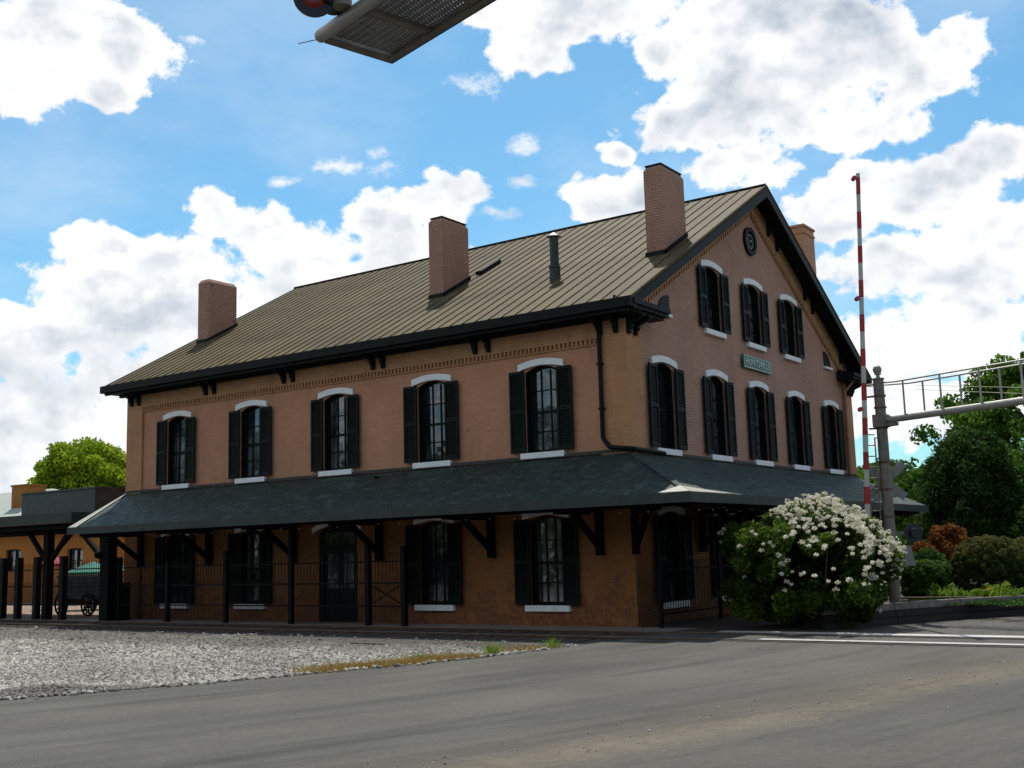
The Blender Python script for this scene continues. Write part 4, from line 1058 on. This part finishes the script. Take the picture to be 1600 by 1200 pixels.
# low plants along the wall
for i, (a, b, s, lb) in enumerate(((5.62, 5.35, .42, 'lime green leafy plant right of the small clipped shrub'), (6.02, 5.2, .30, 'low lime plant in front of the gap between the clipped shrubs'), (6.42, 5.45, .26, 'short grassy plant left of the yellow flower'), (6.86, 5.6, .42, 'upright lime plant beside the yellow flower'), (7.25, 6.1, .3, 'lime plant at the far right end of the timber wall'), (4.72, 1.6, .22, 'small green weed where the blossom bush meets the timber wall'))):
    e_ = empty('garden_plant', (a, b, .36), lb, 'plant', 'low plants along the timber wall')
    P = np.stack([RNG.normal(a, s * .35, 260), RNG.normal(b, s * .35, 260), np.full(260, .34)], 1); hh = RNG.uniform(.35, 1, 260) * s * .9
    blades('leaves', P, hh, RNG.uniform(.02, .05, 260), MT['limeleaf'], e_, .5, loc=(a, b, .36))
    cl = [[a + RNG.normal(0, s * .35), b + RNG.normal(0, s * .35), .36 + RNG.uniform(.2, .9) * s, .09, .09, .07] for _ in range(14)]
    leaves('foliage', cl, 26, .055, MT['limeleaf'], e_, (a, b, .36))
e_ = empty('yellow_flower', (6.72, 5.0, .36), 'single yellow flower above the timber wall', 'flower')
MB().tube((0, 0, 0), (0, 0, .26), .008, n=5).build('stem', MT['leaf'], e_)
leaves('petals', [[6.72, 5.0, .64, .05, .05, .03]], 30, .045, MT['yellow'], e_, (6.72, 5.0, .36))
cl = [[5.0 + RNG.uniform(0, 2.8), 4.5 + RNG.uniform(-1.2, 5), .38, .22, .22, .04] for _ in range(150)]
o = leaves('ground_cover', cl, 60, .05, MT['box'], None, (6, 6, .36)); tag(o, 'low green and rusty ground cover between the garden shrubs', 'ground cover', kind='stuff')

# garden bed and timber retaining wall
m = MB(); m.prism([(a, b, -.1) for a, b in [(2.95, 2.2), (3.9, .35), (4.35, .35), (4.62, .75), (5.2, 2.15), (6.15, 4.05), (7.25, 5.8), (9.05, 8.3), (14, 15), (14, 34), (2.95, 34)]], (0, 0, .45))
o = m.build('garden_bed', MT['soil']); o['kind'] = 'structure'
rw = empty('timber_retaining_wall', (4.7, .6, 0), 'low curved retaining wall of stacked dark timbers with sunlit top along the road', 'wall')
pl = [Vector((a, b, 0)) for a, b in WALLP[:-1]]
segs = []
for a, b in zip(pl[:-1], pl[1:]):
    L = (b - a).length; k = max(1, round(L / 2.1))
    for i in range(k): segs.append((a.lerp(b, i / k), a.lerp(b, (i + 1) / k)))
for c in range(3):
    for i, (a, b) in enumerate(segs):
        u_ = (b - a).normalized(); nx = Vector((-u_.y, u_.x, 0)) * (.03 * c + random.uniform(-.008, .008)); sh_ = u_ * random.uniform(-.01, .03)
        m = MB(); z = .075 + c * .158 + .01
        m.beam(a + u_ * .006 + nx + Vector((0, 0, z)) - Vector((4.7, .6, 0)), b - u_ * .01 + nx + Vector((0, 0, z + random.uniform(-.006, .006))) - Vector((4.7, .6, 0)), .19 if c == 2 else .16, .15)
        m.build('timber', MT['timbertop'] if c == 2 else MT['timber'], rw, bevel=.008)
m = MB(); m.tube((4.75, 4.35, .47), (6.6, 4.9, .46), .028, n=8); o = m.build('rusty_pipe', MT['rust']); tag(o, 'thin rusty steel pipe lying in the garden bed behind the timber wall', 'pipe')

# ------------------------------------------------------------------ signal mast with cantilever
MP = Vector((4.93, 3.62, .3)); ms = empty('signal_mast', MP, 'tall grey crossing signal mast with a long railed cantilever walkway reaching right', 'signal mast')
m = MB(); m.tube((0, 0, 0), (0, 0, 5.42), .135, .125, 20); m.tube((0, 0, 5.42), (0, 0, 5.45), .145, n=20); m.tube((0, 0, 0), (0, 0, .08), .26, n=20)
m.build('pole', MT['steel'], ms, smooth=False)
for z in (5.0, 4.72, 4.22, 3.4, 2.75, 2.1):
    m = MB(); m.tube((0, 0, z), (0, 0, z + .035), .152, n=16)
    if z in (5.0, 4.22): m.box(-.3, .0, -.05, .05, z + .004, z + .04)
    m.build('band', MT['rust'], ms)
A = Vector((.926, -.378, 0)); S = Vector((.378, .926, 0)); ZA = 4.42
m = MB(); m.tube(A * .05 + S * -.0 + Vector((0, 0, ZA)), A * 9.5 + Vector((0, 0, ZA + .02)), .085, n=16); m.build('cantilever_arm', MT['alum'], ms, smooth=False)
m = MB(); m.box(-.16, .16, -.18, .18, ZA - .16, ZA + .14); m.beam(Vector((0, 0, ZA - .12)), A * .42 + Vector((0, 0, ZA - .12)), .2, .08); m.build('arm_clamp', MT['steel'], ms)
m = MB()
for s, zt, off_ in ((-.02, 5.32, .0), (.55, 5.26, .12)):
    p0 = S * s; m.path([p0 * .3 - A * .42 + Vector((0, 0, 5.33)), p0 + A * .1 + Vector((0, 0, 5.33)), p0 + A * .5 + Vector((0, 0, 5.30)), p0 + A * 9.5 + Vector((0, 0, 5.30))], .021, 6)
    for k in range(9):
        q = p0 + A * (.72 + off_ + k * 1.02); m.tube(q + Vector((0, 0, ZA)), q + Vector((0, 0, 5.30)), .026, n=6)
m.path([-A * .42 + Vector((0, 0, 5.33)), -A * .42 + S * .17 + Vector((0, 0, 5.33))], .021, 6)
m.build('handrails', MT['alum'], ms)
m = MB(); p = S * .55; m.tube(p + Vector((0, 0, ZA + .02)), p + A * 9.5 + Vector((0, 0, ZA + .02)), .03, n=8)
for k in range(95):
    q = A * (.5 + k * .095); m.beam(q + S * .06 + Vector((0, 0, ZA + .05)), q + S * .55 + Vector((0, 0, ZA + .05)), .012, .03)
m.build('walkway_grating', MT['alum'], ms)
m = MB(); m.tube((0, 0, 5.45), (0, 0, 5.56), .05, .04, 10); m.tube((0, -.0, 5.54), (0, 0, 5.58), .08, n=12); m.sphere((0, -.02, 5.66), .11, 14, (1, .8, 1)); m.build('bell', MT['signback'], ms, smooth=False)
m = MB()
Rr = Vector((.817, .576, 0)); lp = -Rr * .38 + Vector((0, -.1, 0))
for s in (0, 1):
    q = lp + Rr * .22 * s + Vector((0, 0, 0)); m.tube(q + Vector((0, 0, 1.9)), q + Vector((0, 0, 4.2 if s == 0 else 4.0)), .02, n=6)
for k in range(9): z = 2.0 + k * .26; m.tube(lp + Vector((0, 0, z)), lp + Rr * .22 + Vector((0, 0, z)), .014, n=6); 
for z in (2.3, 3.3, 4.0): m.tube(lp + Rr * .22 + Vector((0, 0, z)), Vector((0, 0, z)), .014, n=6)
m.build('ladder', MT['steel'], ms)
# crossbuck seen from behind
m = MB(); cz = 2.98; D0 = Vector((-.57, .82, 0)) * .2; face = Rr
for s, o2 in ((1, 0), (-1, .03)):
    dv = (face * .72 + Vector((0, 0, s * .62))).normalized() * .62
    m.beam(D0 + Vector((-.57, .82, 0)) * o2 + Vector((0, 0, cz)) - dv + Rr * .05, D0 + Vector((-.57, .82, 0)) * o2 + Vector((0, 0, cz)) + dv + Rr * .05, .02, .20, up=Vector((-.57, .82, 0)).cross(dv))
m.build('crossbuck', MT['signback'], ms)
m = MB(); m.beam(-Rr * .75 + Vector((0, 0, 1.72)), Rr * .6 + Vector((0, 0, 1.72)), .07, .07)
xarm = m.build('lamp_crossarm', MT['steel'], ms)
def flasher(parent, c, facing, name='flasher_lamp', R_=.22, sc=1.):
    c = Vector(c); f = Vector(facing).normalized(); m = MB()
    m.tube(c, c + f * .02, R_, n=24); m.tube(c - f * .14, c, .10, .12, 16)
    o = m.build(name, MT['signblk'], parent)
    m = MB(); a = f.cross(Vector((0, 0, 1))).normalized(); u_ = Vector((0, 0, 1)); n = 18; r = .12; vs = []
    for i in range(n + 1):
        t_ = PI * i / n; e1 = a * (r * math.cos(t_)) + u_ * (r * math.sin(t_)); dep = .28 - .08 * abs(math.cos(t_))
        for rr_ in (1., .93): vs += [c + e1 * rr_ + f * .02, c + e1 * rr_ + f * dep]
    fs = []
    for i in range(n): b = i * 4; fs += [(b, b + 4, b + 5, b + 1), (b + 2, b + 3, b + 7, b + 6), (b + 1, b + 5, b + 7, b + 3)]
    m.add(vs, fs); m.build('visor', MT['signblk'], o, recalc=False)
    MB().tube(c + f * .021, c + f * .05, .095, .07, 20).build('lens', MT['redlens'], o); return o
for s in (-.75, .55): flasher(xarm, Rr * s + Vector((0, 0, 1.72)) + Vector((.57, -.82, 0)) * .05, (-.57, .82, 0))
m = MB(); q = Rr * .44 + Vector((0, -.1, 0))
m.prism([q + Rr * -.10 + Vector((0, 0, .95)), q + Rr * .16 + Vector((0, 0, .95)), q + Rr * .06 + Vector((0, 0, 1.42)), q + Rr * -.08 + Vector((0, 0, 1.42))], (-.1, .16, 0)); m.build('number_plate', MT['signback'], ms)
m = MB(); m.box(-.13, .13, -.34, -.16, .9, 1.5); m.build('junction_box', MT['steel'], ms)
# crossing gate arm, raised
g0 = Vector((4.56, 3.22, 2.5)); g1 = Vector((5.18, 2.44, 10.56)); gt_ = empty('crossing_gate', (4.45, 3.3, .3), 'raised crossing gate arm with red and white stripes and small red lamps', 'crossing gate')
o_ = Vector((4.45, 3.3, .3)); dv = (g1 - g0); L = dv.length; u_ = dv / L; k = 0; s = 0.
piv = g0 - u_ * 1.0; seg = .41; LT = L + 1.0
wid = lambda q: .125 - .045 * q / LT
def taper(mb, a, b, gr):
    vs = []
    for q in (a, b):
        c = piv + u_ * q - o_; w_ = wid(q) / 2 + gr; tn = Rr.cross(u_).normalized() * (.025 + gr); r_ = Rr * w_
        vs += [c - tn - r_, c + tn - r_, c + tn + r_, c - tn + r_]
    mb.add(vs, [(3, 2, 1, 0), (4, 5, 6, 7)] + [(i, (i + 1) % 4, 4 + (i + 1) % 4, 4 + i) for i in range(4)])
wm = MB(); taper(wm, 0, LT, 0); wm.build('gate_arm', MT['stripewhite'], gt_)
while s < LT:
    e2 = min(s + seg, LT)
    if k % 2: rm = MB(); taper(rm, s, e2, .003); rm.build('red_stripe', MT['red'], gt_)
    s = e2; k += 1
for fr in (.985, .63, .305):
    c = g0 + u_ * L * fr - o_ - Rr * .10; m = MB(); m.tube(c - Vector((-.57, .82, 0)) * .06, c + Vector((-.57, .82, 0)) * .06, .055, n=14); m.tube(c, c + Rr * .08, .015, n=6); m.build('gate_lamp', MT['redlens'], gt_)
m = MB(); m.tube((0, 0, 0), (0, 0, 1.3), .09, n=12); m.box(-.17, .17, -.2, .2, .75, 1.45); m.build('gate_mechanism', MT['signblk'], gt_)
m = MB(); m.beam(piv - o_, piv - o_ - u_ * .25 - Vector((0, 0, .2)), .12, .3); m.build('counterweight', MT['signblk'], gt_)
# overhead cables far behind the walkway
m = MB()
for dz in (0, .22): m.path([(-3.3, 37.3, 9.75 + dz), (0.8, 28.5, 8.35 + dz), (5.3, 19.2, 6.86 + dz), (9.5, 10.5, 5.9 + dz)], .012, 5)
o = m.build('overhead_cable', simple('yellowed_cable', (.35, .33, .15), .6)); tag(o, 'two thin yellowish cables crossing in front of the trees behind the walkway', 'cable')

# ------------------------------------------------------------------ near cantilever end with signal lamps (top of frame)
K = Vector((7.31, -17.74, 5.8)); A2 = Vector((.967, -.255, 0)); S2 = Vector((.255, .967, 0)); nc = empty('cantilever_walkway', K, 'end of an overhead signal cantilever with expanded metal walkway, seen from below', 'cantilever')
W2_ = .66; LL = 12.4
m = MB(); m.tube(Vector((0, 0, .05)) + A2 * .0, Vector((0, 0, .05)) + A2 * LL, .052, n=20); m.sphere((0, 0, .05), .052, 14); m.build('round_rail', MT['alum'], nc, smooth=True)
m = MB(); m.beam(S2 * W2_ + Vector((0, 0, .045)), S2 * W2_ + A2 * LL + Vector((0, 0, .045)), .012, .09); m.beam(S2 * (W2_ - .035) + Vector((0, 0, .004)), S2 * (W2_ - .035) + A2 * LL + Vector((0, 0, .004)), .08, .008)
m.beam(S2 * .03 + Vector((0, 0, .045)) + A2 * .004, S2 * W2_ + Vector((0, 0, .045)), .012, .09); m.beam(S2 * .03 + Vector((0, 0, .004)) + A2 * .045, S2 * (W2_ - .08) + Vector((0, 0, .004)) + A2 * .045, .08, .008)
for k in range(1, 20): m.beam(S2 * .05 + Vector((0, 0, .03)) + A2 * (.60 * k), S2 * (W2_ - .02) + Vector((0, 0, .03)) + A2 * (.60 * k), .07, .04)
m.build('frame', MT['steel'], nc)
m = MB(); zg = .062
for k in range(int(LL / .034)):
    a = A2 * (.06 + k * .034)
    for j in range(9):
        s0 = .07 + j * .064
        d0 = S2 * s0 + a; d1 = S2 * (s0 + .032) + a + A2 * .017; d2 = S2 * (s0 + .064) + a
        m.beam(d0 + Vector((0, 0, zg)), d1 + Vector((0, 0, zg)), .015, .016); m.beam(d1 + Vector((0, 0, zg)), d2 + Vector((0, 0, zg)), .015, .016)
m.build('expanded_metal', MT['steel'], nc)
m = MB()
for k in range(1, 11): m.tube(A2 * (.3 + k * 1.1) + Vector((0, 0, .08)), A2 * (.3 + k * 1.1) + Vector((0, 0, .98)), .022, n=8); m.tube(S2 * W2_ + A2 * (.3 + k * 1.1) + Vector((0, 0, .08)), S2 * W2_ + A2 * (.3 + k * 1.1) + Vector((0, 0, .98)), .022, n=8)
m.tube(Vector((0, 0, .98)) + A2 * .4, Vector((0, 0, .98)) + A2 * LL, .022, n=8); m.tube(S2 * W2_ + Vector((0, 0, .98)) + A2 * .4, S2 * W2_ + Vector((0, 0, .98)) + A2 * LL, .022, n=8)
m.build('handrails', MT['alum'], nc)
hp_ = K + A2 * LL; m = MB(); m.tube(A2 * LL + Vector((0, 0, -5.8)), A2 * LL + Vector((0, 0, 1.2)), .17, n=20); m.build('pole', MT['steel'], nc)
c1 = Vector((7.72, -17.93, 6.02)) - K
m = MB(); m.tube(c1 + Vector((0, 0, -.10)), c1 + Vector((0, 0, .25)), .055, n=16); m.tube(c1 + Vector((0, 0, -.14)), c1 + Vector((0, 0, -.09)), .07, n=16); m.tube(c1 + Vector((0, 0, -.02)), c1 + Vector((0, 0, .01)), .075, n=16)
m.tube(c1 + Vector((0, 0, .12)), c1 + Vector((0, 0, .12)) - A2 * .35 - S2 * .05, .035, n=12); m.build('lamp_bracket', MT['steel'], nc)
lc = Vector((7.54, -18.04, 5.98)) - K
flasher(nc, lc, (.62, -.75, -.12), R_=.16)
flasher(nc, lc + Vector((.05, .16, .02)) , (-.57, .82, -.1), R_=.12)
m = MB(); m.tube(Vector((-.02, -.0, .03)), Vector((-.16, -.09, .00)), .004, n=5); m.build('loose_wire', MT['alum'], nc)

# ------------------------------------------------------------------ camera
F_, yaw, pitch, roll = 1766.2, math.radians(34.954), math.radians(8.4216), math.radians(-1.636)
f = Vector((-math.sin(yaw) * math.cos(pitch), math.cos(yaw) * math.cos(pitch), math.sin(pitch)))
r = Vector((math.cos(yaw), math.sin(yaw), 0)); u = r.cross(f)
cR, sR = math.cos(roll), math.sin(roll); r, u = cR * r + sR * u, -sR * r + cR * u
cam = bpy.data.cameras.new('camera'); cam.sensor_width = 36; cam.lens = F_ / 1600 * 36; cam.clip_end = 3000; cam.clip_start = .1
co = bpy.data.objects.new('camera', cam); COL.objects.link(co)
M = Matrix((r, u, -f)).transposed().to_4x4(); M.translation = Vector((13.2052, -23.7221, 1.85)); co.matrix_world = M
SC.camera = co
def ray(px, py): return (f + r * ((px - 800) / F_) - u * ((py - 600) / F_)).normalized()

# ------------------------------------------------------------------ sun and sky
sd = Vector((-1.1, 1.6, 3.9)).normalized()
sun = bpy.data.lights.new('sun', 'SUN'); sun.energy = 4.6; sun.angle = math.radians(.5); sun.color = (1, .95, .87)
so = bpy.data.objects.new('sun', sun); COL.objects.link(so); so.rotation_euler = sd.to_track_quat('Z', 'Y').to_euler()
wd = bpy.data.worlds.new('World'); SC.world = wd; wd.use_nodes = True
t = NT(wd.node_tree); t.n.clear()
sky = t.node('ShaderNodeTexSky', sky_type='NISHITA'); sky.sun_disc = False
sky.sun_elevation = math.asin(sd.z); sky.sun_rotation = math.atan2(sd.x, sd.y); sky.altitude = 100; sky.air_density = 1.0; sky.dust_density = .8; sky.ozone_density = 1.6
bg1 = t.node('ShaderNodeBackground'); bg1.inputs[1].default_value = .125
t.link(t.mix(1, sky.outputs[0], (.62, 1.05, 1.12), 'MULTIPLY'), bg1.inputs[0])
d = t.node('ShaderNodeTexCoord').outputs['Generated']
rot = co.matrix_world.to_euler()
wisps = [(545, 258, 105, 30), (582, 242, 36, 22), (505, 262, 36, 20), (815, 285, 46, 15), (775, 330, 44, 16), (750, 138, 60, 32), (440, 285, 40, 14), (820, 225, 42, 26), (620, 470, 60, 30), (1010, 40, 60, 26), (300, 60, 46, 18)]
blobs = [(95, 60, 165, 105), (60, 125, 120, 68), (185, 60, 62, 62), (150, 130, 70, 50),
         (900, 10, 190, 75), (830, 75, 95, 62, .1), (990, -15, 120, 55), (760, 25, 60, 30, .2),
         (1210, 120, 215, 95), (1100, 195, 130, 62), (1320, 180, 165, 68), (1420, 110, 125, 75), (1180, 20, 170, 65), (1290, 35, 150, 60), (1490, 60, 60, 50, .15), (965, 242, 46, 32, .25), (1150, 265, 120, 58), (1040, 80, 60, 60, .1),
         (940, 312, 82, 46), (1000, 300, 60, 44), (1300, 330, 100, 70), (1330, 280, 60, 40, .1), (1450, 300, 150, 70), (1540, 250, 80, 55), (1400, 420, 150, 70), (1540, 400, 120, 110), (1480, 520, 200, 110), (1420, 640, 220, 80),
         (345, 335, 62, 56), (400, 350, 90, 62), (470, 400, 130, 80), (600, 350, 90, 52), (640, 400, 160, 76), (722, 292, 62, 46), (690, 330, 70, 50), (290, 430, 150, 78), (140, 385, 62, 42), (185, 380, 34, 30), (180, 470, 150, 86), (80, 560, 180, 110), (10, 490, 40, 34), (140, 660, 280, 130), (20, 620, 120, 120), (60, 760, 260, 90), (400, 490, 220, 100)]
dist = None
for bx, by, rx, ry, *pk in blobs:
    v = t.mapping(d, loc=tuple(ray(bx, by)), rot=tuple(rot), sc=(rx / F_, ry / F_, 2.0), typ='TEXTURE')
    l = t.vmath('LENGTH', v)
    if pk: l = t.math('ADD', l, pk[0])
    if dist is None: dist = l
    else:
        n = t.node('ShaderNodeMath', operation='SMOOTH_MIN'); t.link(dist, n.inputs[0]); t.link(l, n.inputs[1]); n.inputs[2].default_value = .12; dist = n.outputs[0]
wd_ = None
for bx, by, rx, ry in wisps:
    l = t.vmath('LENGTH', t.mapping(d, loc=tuple(ray(bx, by)), rot=tuple(rot), sc=(rx / F_, ry / F_, 2.0), typ='TEXTURE')); wd_ = l if wd_ is None else t.math('MINIMUM', wd_, l)
cov = t.math('SUBTRACT', 1, dist)
fr = t.vmath('LENGTH', t.mapping(d, loc=tuple(ray(800, 560)), rot=tuple(rot), sc=(.62, .48, 3.), typ='TEXTURE'))
outm = t.map(fr, .98, 1.25, 0, 1, True)
big = t.noise(d, 2.6, 3, .5)
cov = t.math('ADD', t.math('MULTIPLY', cov, t.math('SUBTRACT', 1, outm)), t.math('MULTIPLY', outm, t.math('SUBTRACT', t.math('MULTIPLY', t.math('SUBTRACT', big, .40), 5), t.map(t.sep(d)[2], .62, .95, 0, 1.6, True))))
cov = t.math('MAXIMUM', cov, -.9)
cov = t.math('MINIMUM', t.math('ADD', cov, .0), .60)
ds = t.mapping(d, sc=(1, 1, 1.25))
def cloudn(vec):
    warp = t.vmath('SCALE', t.noise(vec, 9, 3, .5, col=True)); warp.node.inputs[3].default_value = .045
    w2 = t.vmath('ADD', vec, warp)
    a = t.noise(w2, 10, 9, .60)
    b = t.node('ShaderNodeTexVoronoi', feature='F1'); t.link(w2, b.inputs[0]); b.inputs['Scale'].default_value = 19; b.inputs['Detail'].default_value = 2; b.inputs['Roughness'].default_value = .6
    return t.math('SUBTRACT', t.math('MULTIPLY', t.math('SUBTRACT', a, .5), 1.9), t.math('MULTIPLY', t.math('SUBTRACT', b.outputs[0], .46), .50))
hi = t.math('MULTIPLY', t.math('SUBTRACT', t.noise(ds, 46, 6, .62), .5), 1.15)
n1 = cloudn(ds); up_ = tuple(Vector((-.2, .25, 1)).normalized() * .022)
def smooth_n(vec):
    return t.math('MULTIPLY', t.math('SUBTRACT', t.noise(vec, 9, 3.5, .5), .5), 2.6)
n1s = smooth_n(ds); n2 = smooth_n(t.vmath('ADD', ds, tuple(Vector((-.2, .25, 1)).normalized() * .03)))
dens = t.math('ADD', t.math('MULTIPLY', cov, 1.45), t.math('ADD', n1, hi))
mask = t.map(dens, -.03, .27, 0, 1, True)
wm_ = t.math('ADD', t.math('SUBTRACT', .75, wd_), t.math('MULTIPLY', t.math('ADD', t.math('SUBTRACT', t.noise(t.mapping(d, sc=(1, 1, 1.6)), 38, 7, .68), .5), 0), 3.0))
haze_ = t.math('MULTIPLY', t.map(t.noise(t.mapping(d, rot=(.3, .2, .6), sc=(1, 1, 2.4)), 3.2, 6, .6), .40, .72, 0, .30, True), t.map(t.sep(d)[2], .1, .75, 1, .35))
mask = t.math('MAXIMUM', t.math('MAXIMUM', mask, haze_), t.math('MULTIPLY', t.map(wm_, 0, 1.1, 0, .85, True), t.map(wd_, .9, 1.7, 1, 0)))
relief = t.math('SUBTRACT', n1s, n2)
core = t.map(dens, .25, 1.15, 0, 1, True)
lit = t.math('ADD', t.math('ADD', 1.0, t.math('MULTIPLY', hi, .25)), t.math('SUBTRACT', t.math('MULTIPLY', relief, .75), t.math('MULTIPLY', core, .62)))
soft = t.noise(d, 7, 4, .5)
lit = t.math('ADD', lit, t.math('MULTIPLY', t.math('SUBTRACT', soft, t.noise(t.vmath('ADD', d, tuple(Vector((-.2, .25, 1)).normalized() * .05)), 7, 4, .5)), 2.2), clamp=True)
ccol = t.mix(lit, (.40, .48, .58), (1.08, 1.08, 1.08))
bg2 = t.node('ShaderNodeBackground'); t.link(ccol, bg2.inputs[0]); bg2.inputs[1].default_value = 1.0
mx = t.node('ShaderNodeMixShader'); t.link(t.math('MULTIPLY', mask, .97), mx.inputs[0]); t.link(bg1.outputs[0], mx.inputs[1]); t.link(bg2.outputs[0], mx.inputs[2])
ow = t.node('ShaderNodeOutputWorld'); t.link(mx.outputs[0], ow.inputs[0])
wd.cycles.sampling_method = 'MANUAL'; wd.cycles.sample_map_resolution = 1024
SC.view_settings.view_transform = 'Standard'; SC.view_settings.look = 'None'; SC.view_settings.exposure = 0; SC.view_settings.gamma = 1
SC.cycles.max_bounces = 6; SC.cycles.transparent_max_bounces = 4
